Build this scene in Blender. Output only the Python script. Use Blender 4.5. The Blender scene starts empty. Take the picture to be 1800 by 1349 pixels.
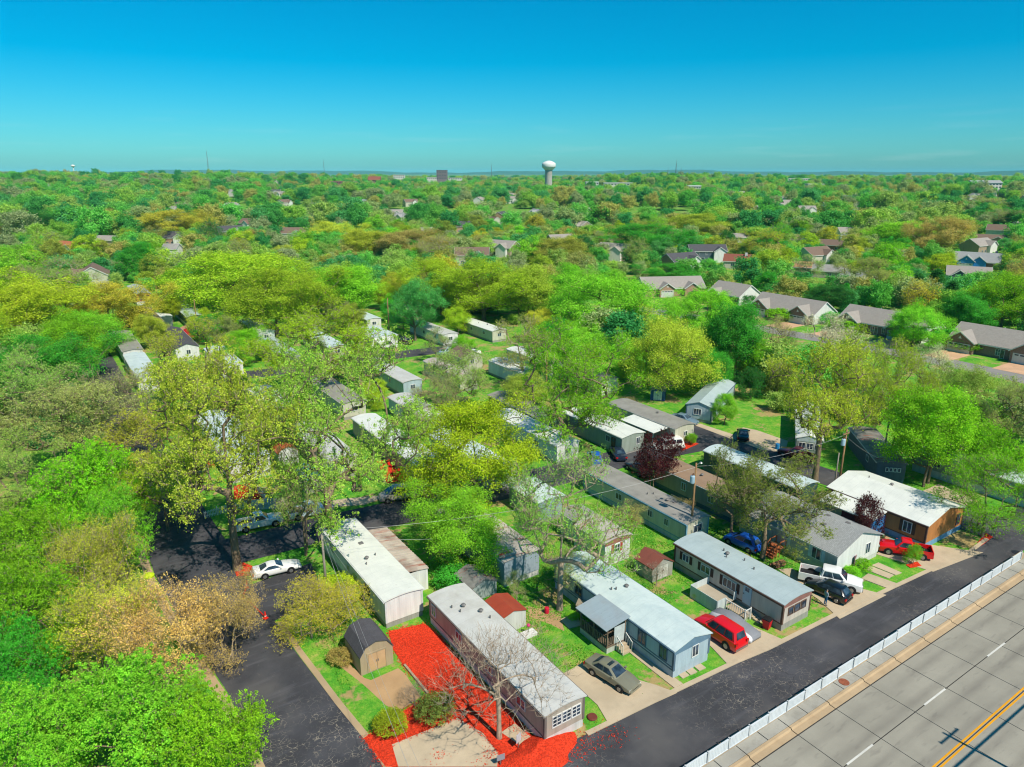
import bpy, math, random
import numpy as np
from mathutils import Vector
R = math.radians
random.seed(7)
sc = bpy.context.scene
COL = sc.collection

# ---------------------------------------------------------------- camera, sky, sun, exposure
# world: x runs along the highway, y away from it (along the mobile homes), z up; the drone hovers 40 m up over the origin
HEAD, PITCH, FPX, CAMZ = 33.8, 16.615, 1245.0, 40.0
cam = bpy.data.cameras.new('camera'); camo = bpy.data.objects.new('camera', cam); COL.objects.link(camo)
camo.location = (0, 0, CAMZ); camo.rotation_euler = (R(90 - PITCH), 0, R(-HEAD))
cam.sensor_width = 36; cam.lens = 36 * FPX / 1800; cam.clip_start = 0.5; cam.clip_end = 60000
sc.camera = camo
SUN_EL, SUN_AZ = 51.0, 174.5
w = bpy.data.worlds.new('World'); sc.world = w; w.use_nodes = True
nt = w.node_tree; nt.nodes.clear()
sky = nt.nodes.new('ShaderNodeTexSky'); sky.sky_type = 'NISHITA'; sky.sun_disc = False
sky.sun_elevation = R(SUN_EL); sky.sun_rotation = R(SUN_AZ); sky.altitude = 200; sky.air_density = 1.0; sky.dust_density = 0.6; sky.ozone_density = 2.5
hs = nt.nodes.new('ShaderNodeHueSaturation'); hs.inputs['Saturation'].default_value = 1.22; hs.inputs['Hue'].default_value = 0.492
tint = nt.nodes.new('ShaderNodeMix'); tint.data_type = 'RGBA'; tint.blend_type = 'MULTIPLY'; tint.inputs[0].default_value = 1.0
tint.inputs[7].default_value = (0.36, 0.80, 1.0, 1)
bg = nt.nodes.new('ShaderNodeBackground'); bg.inputs[1].default_value = 0.092
wo = nt.nodes.new('ShaderNodeOutputWorld')
nt.links.new(sky.outputs[0], tint.inputs[6]); nt.links.new(tint.outputs[2], hs.inputs['Color']); tc = nt.nodes.new('ShaderNodeTexCoord'); sx = nt.nodes.new('ShaderNodeSeparateXYZ'); vm = nt.nodes.new('ShaderNodeVectorMath'); vm.operation = 'MULTIPLY'; vm.inputs[1].default_value = (5, 5, 55)
cn = nt.nodes.new('ShaderNodeTexNoise'); cn.inputs['Scale'].default_value = 1.6; cn.inputs['Detail'].default_value = 6
c1 = nt.nodes.new('ShaderNodeMapRange'); c1.inputs[1].default_value = .56; c1.inputs[2].default_value = .80; c1.inputs[4].default_value = .11
c2 = nt.nodes.new('ShaderNodeMapRange'); c2.inputs[1].default_value = .085; c2.inputs[2].default_value = .03
cm = nt.nodes.new('ShaderNodeMath'); cm.operation = 'MULTIPLY'; cx_ = nt.nodes.new('ShaderNodeMix'); cx_.data_type = 'RGBA'; cx_.inputs[7].default_value = (6.5, 7.6, 7.6, 1)   # thin low cloud streaks
nt.links.new(tc.outputs['Generated'], vm.inputs[0]); nt.links.new(tc.outputs['Generated'], sx.inputs[0]); nt.links.new(vm.outputs[0], cn.inputs['Vector']); nt.links.new(cn.outputs[0], c1.inputs[0]); nt.links.new(sx.outputs[2], c2.inputs[0])
nt.links.new(c1.outputs[0], cm.inputs[0]); nt.links.new(c2.outputs[0], cm.inputs[1]); nt.links.new(cm.outputs[0], cx_.inputs[0]); nt.links.new(hs.outputs[0], cx_.inputs[6]); nt.links.new(cx_.outputs[2], bg.inputs[0]); nt.links.new(bg.outputs[0], wo.inputs[0])
sl = bpy.data.lights.new('sun', 'SUN'); sl.energy = 4.4; sl.angle = R(0.53); sl.color = (1.0, 0.91, 0.78)
so = bpy.data.objects.new('sun', sl); COL.objects.link(so)
tosun = Vector((math.sin(R(SUN_AZ)) * math.cos(R(SUN_EL)), math.cos(R(SUN_AZ)) * math.cos(R(SUN_EL)), math.sin(R(SUN_EL))))
so.rotation_euler = (-tosun).to_track_quat('-Z', 'Y').to_euler()
sc.view_settings.view_transform = 'Standard'; sc.view_settings.look = 'None'; sc.view_settings.exposure = 0.36; sc.view_settings.gamma = 1
sc.render.engine = 'CYCLES'
sc.cycles.max_bounces = 6; sc.cycles.diffuse_bounces = 3; sc.cycles.glossy_bounces = 2; sc.cycles.transmission_bounces = 3; sc.cycles.volume_bounces = 0
sc.cycles.use_denoising = True; sc.cycles.filter_width = 1.15
sc.cycles.caustics_reflective = False; sc.cycles.caustics_refractive = False
sc.cycles.sample_clamp_indirect = 4

# ---------------------------------------------------------------- helpers
FW = (math.sin(R(HEAD)), math.cos(R(HEAD))); RT = (math.cos(R(HEAD)), -math.sin(R(HEAD)))
def at(px, py, z=0.0):
    """a pixel of the photograph (1800x1349) to the point of the level z that it shows"""
    u, v = px - 900, 674.5 - py; p = R(PITCH)
    dy = FPX * math.cos(p) + v * math.sin(p); dz = -FPX * math.sin(p) + v * math.cos(p)
    t = (z - CAMZ) / dz
    return Vector((RT[0] * u * t + FW[0] * dy * t, RT[1] * u * t + FW[1] * dy * t, z))
def topx(x, y, z):
    cx = x * RT[0] + y * RT[1]; f = x * FW[0] + y * FW[1]; p = R(PITCH); dz = z - CAMZ
    zc = f * math.cos(p) - dz * math.sin(p); yc = f * math.sin(p) + dz * math.cos(p)
    if zc < 1: return (-9999, -9999, zc)
    return (900 + FPX * cx / zc, 674.5 - FPX * yc / zc, zc)

class MB:
    def __init__(s): s.v = []; s.f = []
    def add(s, vs, fs):
        o = len(s.v); s.v += [tuple(q) for q in vs]; s.f += [tuple(i + o for i in q) for q in fs]; return s
    def box(s, x0, x1, y0, y1, z0, z1):
        return s.add([(x0,y0,z0),(x1,y0,z0),(x1,y1,z0),(x0,y1,z0),(x0,y0,z1),(x1,y0,z1),(x1,y1,z1),(x0,y1,z1)],
                     [(3,2,1,0),(4,5,6,7),(0,1,5,4),(1,2,6,5),(2,3,7,6),(3,0,4,7)])
    def prism(s, poly, c0, c1, ax='y'):
        """polygon (u,v) extruded from c0 to c1: ax y -> (u,c,v), ax x -> (c,u,v), ax z -> (u,v,c)"""
        f = {'y': lambda u, v, c: (u, c, v), 'x': lambda u, v, c: (c, u, v), 'z': lambda u, v, c: (u, v, c)}[ax]
        n = len(poly); vs = [f(u, v, c0) for u, v in poly] + [f(u, v, c1) for u, v in poly]
        return s.add(vs, [tuple(range(n))[::-1], tuple(range(n, 2 * n))] + [(i, (i + 1) % n, n + (i + 1) % n, n + i) for i in range(n)])
    def cyl(s, cx, cy, z0, z1, r0, r1=None, n=12):
        r1 = r0 if r1 is None else r1
        return s.loft([[(cx + r * math.cos(6.2832 * i / n), cy + r * math.sin(6.2832 * i / n), z) for i in range(n)] for r, z in ((r0, z0), (r1, z1))])
    def loft(s, rings, caps=True):
        n = len(rings[0]); vs = [q for r in rings for q in r]; fs = []
        for k in range(len(rings) - 1):
            fs += [(k*n+i, k*n+(i+1) % n, (k+1)*n+(i+1) % n, (k+1)*n+i) for i in range(n)]
        if caps: fs += [tuple(range(n))[::-1], tuple((len(rings)-1)*n + i for i in range(n))]
        return s.add(vs, fs)
    def lathe(s, prof, cx=0, cy=0, n=16):
        return s.loft([[(cx + r * math.cos(6.2832 * i / n), cy + r * math.sin(6.2832 * i / n), z) for i in range(n)] for r, z in prof])
    def tube(s, pts, r, n=5, r1=None):
        pts = [Vector(q) for q in pts]; rings = []; r1 = r if r1 is None else r1
        for i, q in enumerate(pts):
            d = (pts[min(i+1, len(pts)-1)] - pts[max(i-1, 0)]).normalized()
            a = d.orthogonal().normalized() if abs(d.z) > .9 else d.cross(Vector((0, 0, 1))).normalized()
            b = d.cross(a); rr = r + (r1 - r) * i / max(1, len(pts) - 1)
            rings.append([tuple(q + rr * (a * math.cos(6.2832 * k / n) + b * math.sin(6.2832 * k / n))) for k in range(n)])
        return s.loft(rings)
    def bar(s, p, q, w, h=None):
        p, q = Vector(p), Vector(q); d = (q - p).normalized(); h = h or w
        a = Vector((1, 0, 0)) if abs(d.z) > .95 else d.cross(Vector((0, 0, 1))).normalized(); b = a.cross(d)
        ring = lambda c: [tuple(c + a * w/2 * i + b * h/2 * j) for i, j in ((-1,-1),(1,-1),(1,1),(-1,1))]
        return s.loft([ring(p), ring(q)])
    def build(s, name, mat=None, parent=None, loc=None, rz=0, smooth=False, sharp=None):
        me = bpy.data.meshes.new(name); me.from_pydata(s.v, [], s.f); me.update()
        if mat is not None: me.materials.append(mat)
        if sharp: me.polygons.foreach_set('use_smooth', [True] * len(me.polygons)); me.set_sharp_from_angle(angle=R(sharp))
        return mesh_obj(name, me, parent, loc, rz, smooth)
def mesh_obj(name, me, parent=None, loc=None, rz=0, smooth=False):
    if smooth: me.polygons.foreach_set('use_smooth', [True] * len(me.polygons))
    o = bpy.data.objects.new(name, me); COL.objects.link(o)
    if parent is not None: o.parent = parent
    if loc is not None: o.location = loc
    o.rotation_euler[2] = rz
    return o
def box(x0, x1, y0, y1, z0, z1, name, mat, parent=None): return MB().box(x0, x1, y0, y1, z0, z1).build(name, mat, parent)
def tag(o, label, cat, group=None):
    o['label'] = label; o['category'] = cat
    if group: o['group'] = group
    return o
def thing(name, label, cat, loc=(0, 0, 0), rz=0, group=None):
    o = bpy.data.objects.new(name, None); COL.objects.link(o); o.location = loc; o.rotation_euler[2] = rz
    o.empty_display_size = .3
    return tag(o, label, cat, group)
def struct(o, kind='structure'): o['kind'] = kind; return o
def copy_tree(o, parent=None):
    c = o.copy(); COL.objects.link(c); c.parent = parent
    for ch in o.children: copy_tree(ch, c)
    return c

# ---------------------------------------------------------------- materials
MATS = {}
def S(r, g, b):
    f = lambda c: (c / 255 / 12.92) if c / 255 < .04045 else ((c / 255 + .055) / 1.055) ** 2.4
    return (f(r), f(g), f(b))
class N:
    def __init__(s, name):
        s.m = bpy.data.materials.new(name); s.m.use_nodes = True; s.t = s.m.node_tree; s.t.nodes.clear()
        s.out = s.t.nodes.new('ShaderNodeOutputMaterial')
    def n(s, typ, ins=None, **kw):
        nd = s.t.nodes.new('ShaderNode' + typ)
        for k, v in kw.items(): setattr(nd, k, v)
        for k, v in (ins or {}).items(): s.i(nd, k, v)
        return nd
    def i(s, nd, k, v):
        if isinstance(v, bpy.types.NodeSocket): s.t.links.new(v, nd.inputs[k])
        elif isinstance(v, bpy.types.Node): s.t.links.new(v.outputs[0], nd.inputs[k])
        else: nd.inputs[k].default_value = (*v, 1) if isinstance(v, tuple) and len(v) == 3 and nd.inputs[k].type == 'RGBA' else v
    def pos(s): return s.n('NewGeometry').outputs['Position']
    def obj(s): return s.n('TexCoord').outputs['Object']
    def noise(s, scale, detail=4, vec=None, rough=.55): return s.n('TexNoise', {'Scale': scale, 'Detail': detail, 'Roughness': rough, 'Vector': vec if vec is not None else s.pos()}).outputs['Fac']
    def ramp(s, fac, stops):
        nd = s.n('ValToRGB', {'Fac': fac}); e = nd.color_ramp.elements
        while len(e) < len(stops): e.new(.5)
        for el, (p, c) in zip(e, stops): el.position = p; el.color = (*c, 1) if len(c) == 3 else c
        return nd.outputs[0]
    def rng(s, fac, a, b, c=0., d=1.): return s.n('MapRange', {0: fac, 1: a, 2: b, 3: c, 4: d}).outputs[0]
    def math(s, op, a, b=0.): return s.n('Math', {0: a, 1: b}, operation=op).outputs[0]
    def mix(s, fac, a, b, blend='MIX'):
        nd = s.t.nodes.new('ShaderNodeMix'); nd.data_type = 'RGBA'; nd.blend_type = blend
        s.i(nd, 0, fac); s.i(nd, 6, a); s.i(nd, 7, b); return nd.outputs[2]
    def scale(s, vec, v): return s.n('VectorMath', {0: vec, 1: v}, operation='MULTIPLY').outputs[0]
    def bump(s, h, strength=.3, dist=.05): return s.n('Bump', {'Height': h, 'Strength': strength, 'Distance': dist}).outputs[0]
    def bsdf(s, col, rough=.8, spec=.3, normal=None, metal=0., alpha=None, coat=0.):
        b = s.n('BsdfPrincipled', {'Base Color': col, 'Roughness': rough, 'Specular IOR Level': spec, 'Metallic': metal, 'Coat Weight': coat})
        if normal is not None: s.i(b, 'Normal', normal)
        s.t.links.new(b.outputs[0], s.out.inputs[0]); return s.m
def vary(c, k): return tuple(max(0, min(1, x * k)) for x in c)
def alb(c): return vary(c, .81)  # photographed tone -> albedo under this sun
def plain(name, col, rough=.75, var=.15, scale=1.5, spec=.3, metal=0., bump=0., coat=0.):
    if name in MATS: return MATS[name]
    col = alb(col)
    n = N(name); f = n.rng(n.noise(scale, 5), .3, .7)
    c = n.mix(f, vary(col, 1 - var), vary(col, 1 + var))
    nm = n.bump(n.noise(scale * 12, 4), bump, .02) if bump else None
    MATS[name] = n.bsdf(c, rough, spec, nm, metal, coat=coat); return MATS[name]
def siding(name, col, step=.22, lap=False, grime=.25):
    """sheet or lap siding: shallow ribs as relief, weather streaks as colour"""
    if name in MATS: return MATS[name]
    col = alb(col)
    n = N(name); o = n.n('SeparateXYZ', {0: n.obj()})
    coord = o.outputs[2] if lap else n.math('ADD', o.outputs[0], o.outputs[1])
    saw = n.math('FRACT', n.math('MULTIPLY', coord, 1 / step))
    h = n.rng(saw, 0, .18) if not lap else saw
    st = n.noise(2.5, 5, n.scale(n.pos(), (1, 1, .12)))
    c = n.mix(n.rng(st, .35, .75), col, vary(col, 1 - grime))
    c = n.mix(n.rng(n.noise(.6, 3), .5, .8, 0, .5), c, vary(col, .82))
    line = n.rng(saw, 0, .1, .25, 0)
    c = n.mix(line, c, vary(col, .55))
    MATS[name] = n.bsdf(c, .6, .3, n.bump(h, .5, .015)); return MATS[name]
def metal_roof(name, col, stain=(.45, .42, .38), amount=.5, rust=0.):
    if name in MATS: return MATS[name]
    col = alb(col); stain = alb(stain)
    n = N(name); p = n.obj()
    a = n.noise(.55, 6, n.scale(p, (1.0, .8, 1)), .65); b = n.noise(1.6, 5, n.scale(p, (.5, 5, 1)))
    c = n.mix(n.rng(a, .42, .72, 0, amount), col, stain); c = n.mix(n.rng(b, .5, .8, 0, amount * .7), c, vary(col, .72))
    y = n.n('SeparateXYZ', {0: p}).outputs[1]
    seam = n.rng(n.math('FRACT', n.math('MULTIPLY', y, 1 / 1.2)), 0, .05, 1, 0)
    c = n.mix(n.math('MULTIPLY', seam, .3), c, vary(col, .5))
    spots = n.rng(n.noise(3.3, 3), .70, .78)
    c = n.mix(n.math('MULTIPLY', spots, .5), c, (.12, .11, .10))
    if rust: c = n.mix(n.rng(n.noise(.9, 4, n.scale(p, (.4, 2.5, 1))), .62 - rust * .1, .72), c, S(150, 70, 50))
    MATS[name] = n.bsdf(c, .5, .35, n.bump(n.math('ADD', b, n.math('MULTIPLY', seam, .5)), .35, .03)); return MATS[name]
def shingle(name, col):
    if name in MATS: return MATS[name]
    col = alb(col)
    n = N(name); p = n.obj()
    br = n.n('TexBrick', {'Vector': n.scale(p, (1, 1, 1)), 'Color1': (.9,.9,.9), 'Color2': (.55,.55,.55), 'Mortar': (.3,.3,.3), 'Scale': 1.0, 'Mortar Size': .012, 'Brick Width': .35, 'Row Height': .16})
    c = n.mix(.55, col, n.mix(1., col, br.outputs[0], 'MULTIPLY'))
    c = n.mix(n.rng(n.noise(.5, 4), .4, .75, 0, .5), c, vary(col, .7)); c = n.mix(n.rng(n.noise(14, 3), .45, .7, 0, .4), c, vary(col, 1.35))
    MATS[name] = n.bsdf(c, .9, .15, n.bump(br.outputs[1], .3, .01)); return MATS[name]
def brick_mat(name, col):
    if name in MATS: return MATS[name]
    col = alb(col)
    n = N(name); o = n.n('SeparateXYZ', {0: n.obj()})
    v = n.n('CombineXYZ', {0: n.math('ADD', o.outputs[0], o.outputs[1]), 1: o.outputs[2], 2: 0.})
    br = n.n('TexBrick', {'Vector': v.outputs[0], 'Color1': vary(col, 1.25), 'Color2': vary(col, .7), 'Mortar': (.35,.31,.28), 'Scale': 1.0, 'Mortar Size': .008, 'Brick Width': .22, 'Row Height': .075})
    MATS[name] = n.bsdf(br.outputs[0], .85, .2); return MATS[name]
def glass(name='window_glass', col=(.02, .03, .045)):
    if name in MATS: return MATS[name]
    n = N(name); c = n.mix(n.rng(n.noise(1.2, 2), .4, .65), col, vary(col, 3.2))
    MATS[name] = n.bsdf(c, .06, .6); return MATS[name]
def asphalt(name, col, crack=0., pale=.3, spot=None):
    if name in MATS: return MATS[name]
    n = N(name); p = n.pos()
    c = n.mix(n.rng(n.noise(.22, 6), .38, .68), vary(col, .75), vary(col, 1.45))
    c = n.mix(n.rng(n.noise(.9, 5, n.scale(p, (.25, 1.6, 1))), .55, .78, 0, pale), c, vary(col, 3.0))
    c = n.mix(n.rng(n.noise(30, 3), .4, .7, 0, .35), c, vary(col, 2.0)); c = n.mix(n.rng(n.noise(.11, 4), .52, .66, 0, .55), c, (.105, .098, .09)); c = n.mix(n.rng(n.noise(2.6, 6, n.scale(p, (1.4, .5, 1)), .7), .60, .72, 0, .35), c, (.17, .155, .135))
    dp = n.n('VectorMath', {0: p, 1: n.n('TexNoise', {'Scale': .9, 'Detail': 4, 'Vector': p}).outputs['Color']}, operation='ADD').outputs[0]
    vo = n.n('TexVoronoi', {'Vector': n.scale(dp, (.9, 1.1, 1)), 'Scale': 2.6}, feature='DISTANCE_TO_EDGE').outputs[0]
    vb = n.n('TexVoronoi', {'Vector': dp, 'Scale': .16}, feature='DISTANCE_TO_EDGE').outputs[0]
    line = n.rng(vo, .01, .05, 1, 0); area = n.rng(n.noise(.13, 3), .53, .62); broken = n.rng(n.noise(1.7, 3), .42, .55)
    if spot:
        d_ = n.n('VectorMath', {0: p, 1: (spot[0], spot[1], 0)}, operation='DISTANCE').outputs['Value']
        area = n.math('MAXIMUM', n.math('MULTIPLY', area, .5), n.math('MULTIPLY', n.rng(d_, spot[2], spot[2] * .3), n.rng(n.noise(.5, 3), .38, .55)))
    if crack: c = n.mix(n.math('MULTIPLY', n.math('MULTIPLY', line, area), n.math('MULTIPLY', broken, crack)), c, S(168, 158, 140))
    c = n.mix(n.math('MULTIPLY', n.rng(vb, .001, .004, .5, 0), n.rng(n.noise(.2, 2), .5, .6)), c, vary(col, .45))
    MATS[name] = n.bsdf(c, .85, .25, n.bump(n.noise(60, 3), .25, .01)); return MATS[name]
def concrete(name, col, dirt=(.30, .24, .17), wear=.45):
    if name in MATS: return MATS[name]
    col = alb(col)
    n = N(name); p = n.pos()
    c = n.mix(n.rng(n.noise(.35, 6), .35, .7), vary(col, .86), vary(col, 1.1))
    c = n.mix(n.rng(n.noise(1.3, 6, None, .65), .5, .82, 0, wear), c, dirt); c = n.mix(n.rng(n.noise(25, 3), .4, .75, 0, .3), c, vary(col, .75))
    MATS[name] = n.bsdf(c, .85, .25, n.bump(n.noise(40, 3), .15, .01)); return MATS[name]
def road_concrete():
    n = N('road_concrete'); p = n.pos(); col = alb(S(164, 159, 144))
    c = n.mix(n.rng(n.noise(.3, 5), .35, .7), vary(col, .88), vary(col, 1.08))
    y = n.n('SeparateXYZ', {0: p}).outputs[1]
    tr = n.math('ABSOLUTE', n.math('SUBTRACT', n.math('FRACT', n.math('MULTIPLY', n.math('ADD', y, .25), 1 / 1.83)), .5))
    c = n.mix(n.math('MULTIPLY', n.rng(tr, .30, .02, 0, .62), n.rng(n.noise(.5, 4, n.scale(p, (.2, 1, 1))), .3, .65)), c, alb(S(118, 113, 104)))
    c = n.mix(n.rng(n.noise(22, 3), .45, .75, 0, .35), c, vary(col, .7)); c = n.mix(n.rng(n.noise(1.1, 5, n.scale(p, (.5, 2, 1))), .58, .76, 0, .5), c, S(104, 99, 92))
    return n.bsdf(c, .85, .25, n.bump(n.noise(50, 2), .12, .01))
def ground_mat():
    n = N('grass_ground'); p = n.pos(); o = n.n('SeparateXYZ', {0: p})
    g = n.ramp(n.math('ADD', n.math('MULTIPLY', n.noise(.35, 6, None, .6), .6), n.math('MULTIPLY', n.noise(1.7, 5, None, .65), .4)), [(.34, S(52, 128, 34)), (.46, S(84, 158, 42)), (.55, S(124, 168, 56)), (.66, S(172, 170, 92))])
    g = n.mix(n.rng(n.noise(7, 5, None, .7), .42, .66, 0, .6), g, S(54, 110, 32)); g = n.mix(n.rng(n.noise(16, 3), .55, .75, 0, .45), g, S(168, 176, 92))
    d = n.mix(n.noise(2.2, 5), S(186, 156, 112), S(150, 120, 84))
    dirt = n.rng(n.math('ADD', n.noise(.2, 5), n.math('MULTIPLY', n.noise(1.6, 5), .3)), .70, .77)
    c = n.mix(n.math('MULTIPLY', dirt, .85), g, d)
    # the wood left of the side street: leaf litter and rank growth
    wood = n.math('MULTIPLY', n.rng(o.outputs[0], 3, -6, 0, 1), n.rng(n.noise(.12, 4), .35, .6))
    c = n.mix(wood, c, n.ramp(n.noise(1.2, 5), [(.3, S(70, 118, 40)), (.6, S(130, 140, 64)), (.8, S(168, 136, 96))]))
    far = n.rng(n.n('VectorMath', {0: p}, operation='LENGTH').outputs['Value'], 500, 1500)
    fc = n.ramp(n.noise(.006, 9, None, .75), [(.3, S(56, 104, 48)), (.5, S(98, 134, 62)), (.68, S(140, 150, 88))])
    c = n.mix(far, c, fc)
    return n.bsdf(c, .95, .1, n.bump(n.noise(6, 5), .5, .12))
def mulch_mat(name='red_mulch', col=S(238, 70, 40)):
    if name in MATS: return MATS[name]
    n = N(name)
    vo = n.n('TexVoronoi', {'Vector': n.scale(n.pos(), (1, 1, 1)), 'Scale': 13.0}); k = n.n('SeparateColor', {0: vo.outputs['Color']}).outputs[0]
    c = n.mix(k, vary(col, .5), vary(col, 1.12)); c = n.mix(n.rng(n.noise(.8, 5), .4, .7, 0, .4), c, vary(col, .6))
    MATS[name] = n.bsdf(c, .95, .1, n.bump(n.math('ADD', k, n.noise(5, 4)), 1., .09)); return MATS[name]
def leaf_mat(name, rand=False):
    n = N(name)
    if rand:
        rd = n.n('ObjectInfo').outputs['Random']
        pal = [(0.288, 0.532, 0.091), (0.154, 0.493, 0.091), (0.365, 0.513, 0.147), (0.067, 0.336, 0.113), (0.365, 0.463, 0.227), (0.193, 0.572, 0.124), (0.462, 0.453, 0.158), (0.345, 0.414, 0.249), (0.116, 0.414, 0.158), (0.365, 0.572, 0.113), (0.211, 0.513, 0.113), (0.096, 0.375, 0.091)]
        nd = n.n('ValToRGB', {'Fac': rd}); nd.color_ramp.interpolation = 'CONSTANT'; e = nd.color_ramp.elements
        while len(e) < len(pal): e.new(.5)
        for k, (el, c) in enumerate(zip(e, pal)): el.position = k / len(pal); el.color = (*c, 1)
        base = nd.outputs[0]
    else: base = n.n('ObjectInfo').outputs['Color']
    ri = n.n('NewGeometry').outputs['Random Per Island']
    nz = n.rng(n.noise(.55, 3), .32, .7, .76, 1.26)
    k = n.math('MULTIPLY', n.rng(ri, 0, 1, .7, 1.42), nz)
    c = n.mix(1.0, base, n.n('CombineXYZ', {0: k, 1: k, 2: n.math('MULTIPLY', k, .8)}).outputs[0], 'MULTIPLY')
    d = n.n('BsdfDiffuse', {'Color': c}); t = n.n('BsdfTranslucent', {'Color': n.mix(1., c, (1.15, 1.2, .6), 'MULTIPLY')})
    ms = n.n('MixShader', {0: .38, 1: d, 2: t}); n.t.links.new(ms.outputs[0], n.out.inputs[0]); return n.m
def bark_mat(name, col):
    n = N(name); p = n.obj()
    c = n.mix(n.rng(n.noise(3, 5, n.scale(p, (3, 3, .5))), .3, .7), vary(col, .6), vary(col, 1.3))
    return n.bsdf(c, .95, .1, n.bump(n.noise(5, 4, n.scale(p, (4, 4, .7))), .8, .05))
LEAF = leaf_mat('leaves'); LEAFR = leaf_mat('far_leaves', True)
BARK = bark_mat('grey_brown_bark', S(128, 112, 92)); TWIG = bark_mat('pale_twigs', S(168, 150, 128))
GLASS = glass(); WHITE = plain('white_paint', S(232, 232, 226), .5, .06); BLACK = plain('black_rubber', (.012, .012, .013), .8, .2)
CONC = concrete('driveway_concrete', S(205, 186, 156)); GREYM = plain('galvanised_metal', S(150, 152, 152), .45, .15, metal=.6)
WOODP = bark_mat('pole_wood', S(150, 118, 84)); MULCH = mulch_mat()
# ---------------------------------------------------------------- the setting
def sst(a, b, x): t = np.clip((x - a) / (b - a), 0, 1); return t * t * (3 - 2 * t)
def terrain(x, y):
    x = np.asarray(x, float); y = np.asarray(y, float); r = np.hypot(x, y)
    th = (np.degrees(np.arctan2(x, y)) - HEAD + 180) % 360 - 180
    roll = np.sin(x / 130 + 1) * np.cos(y / 170) + .7 * np.sin(x / 61 + y / 93)
    z = sst(330, 1100, r) * (5.5 + 2.6 * roll)
    z = z + 16 * sst(-4, -24, th) * sst(650, 1500, r) + 12 * np.exp(-((th - 13) / 7.) ** 2) * sst(700, 1500, r) + 5 * sst(15, 30, th) * sst(500, 1300, r)
    return z * (1 - .85 * sst(2200, 4200, r))
def tz(x, y): return float(terrain(x, y))
def build_ground():
    rs = np.concatenate([[.01], np.linspace(20, 320, 11), np.geomspace(345, 30000, 60)]); nt_ = 180
    ang = np.linspace(0, 2 * np.pi, nt_, endpoint=False); mb = MB()
    for r in rs:
        x = r * np.sin(ang); y = r * np.cos(ang); z = terrain(x, y)
        mb.v += [tuple(q) for q in zip(x, y, z)]
    for k in range(len(rs) - 1):
        for i in range(nt_):
            j = (i + 1) % nt_; mb.f.append((k*nt_+i, (k+1)*nt_+i, (k+1)*nt_+j, k*nt_+j))
    o = struct(mb.build('ground', ground_mat(), smooth=True))
    bm = MB(); rows = []
    for r, hk in ((11500, -30), (13000, .72), (15500, 1.0), (19000, .5)):
        ring = []
        for i in range(121):
            t = R(HEAD - 62 + 124 * i / 120); hh = 60 + 20 * math.sin(i * .21 + r) + 12 * math.sin(i * .53 + 1) + 7 * math.sin(i * 1.3) + 5 * math.sin(i * 2.9 + r)
            ring.append((r * math.sin(t), r * math.cos(t), hh * hk if hk > 0 else hk))
        rows.append(ring)
    for ring in rows: bm.v += ring
    for k in range(3):
        for i in range(120): bm.f.append((k*121+i, k*121+i+1, (k+1)*121+i+1, (k+1)*121+i))
    nm = N('wooded_hill'); c = nm.ramp(nm.noise(.004, 8, None, .7), [(.35, S(40, 74, 44)), (.65, S(74, 98, 60))]); nm.bsdf(c, .95, .1)
    struct(bm.build('hills', nm.m, smooth=True))
build_ground()
def sheet(name, pts, z, mat, parent=None, kind='structure'):
    mb = MB(); n = len(pts)
    P = [(p[0], p[1]) for p in pts]
    if sum(P[i][0] * P[(i+1) % n][1] - P[(i+1) % n][0] * P[i][1] for i in range(n)) < 0: P = P[::-1]
    mb.prism(P, 0, z, 'z')
    o = mb.build(name, mat, parent)
    if kind and parent is None: struct(o, kind)
    return o
def pxs(*pp): return [at(*p) for p in pp]
def strip(name, pts, wd, z, mat, parent=None, z0=0):
    mb = MB()
    for p, q in zip(pts[:-1], pts[1:]):
        p = Vector((p[0], p[1], 0)); q = Vector((q[0], q[1], 0)); d = (q - p).normalized(); nrm = Vector((-d.y, d.x, 0)) * wd / 2
        q = q - d * .004
        mb.prism([tuple((p - nrm)[:2]), tuple((q - nrm)[:2]), tuple((q + nrm)[:2]), tuple((p + nrm)[:2])], z0, z, 'z')
    o = mb.build(name, mat, parent)
    if parent is None: struct(o)
    return o

# highway: concrete slabs with dark sealed joints, gutter, kerb, pavement
HWX0, HWX1, SLAB = 7.98, 170.0, 4.78
hw = struct(sheet('highway', [(-120, -6), (420, -6), (420, 23.88), (-120, 23.88)], .02, plain('joint_sealant', (.05, .047, .044), .8, .3)))
RC = road_concrete()
lanes = [(20.25, 23.76), (16.62, 20.17), (12.96, 16.54), (9.30, 12.88), (5.7, 9.22), (2.0, 5.6)]
meshes = {}
k = 0
while HWX0 + k * SLAB < HWX1:
    x = HWX0 + k * SLAB
    for li, (y0, y1) in enumerate(lanes):
        if li not in meshes: meshes[li] = MB().box(.03, SLAB - .03, y0, y1, 0, .045).build('slab', RC, hw).data; o = [q for q in hw.children][-1]
        else: o = mesh_obj('slab', meshes[li], hw)
        o.location = (x, 0, random.uniform(0, .004))
    k += 1
for x0, x1 in ((-120, HWX0 - .08), (HWX1 + 5, 420)):
    for y0, y1 in lanes: box(x0, x1, y0, y1, 0, .045, 'slab', RC, hw)
YEL = concrete('yellow_road_paint', S(244, 170, 20), S(150, 120, 60), .35); WLN = concrete('white_road_paint', S(226, 224, 214), S(150, 146, 134), .35)
for y in (16.37, 16.66): box(-120, 420, y, y + .13, .0, .056, 'centre_line', YEL, hw)
for k in range(-6, 16): box(41.9 + k * 10.45, 45.15 + k * 10.45, 20.14, 20.28, .0, .056, 'lane_dash', WLN, hw)
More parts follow.
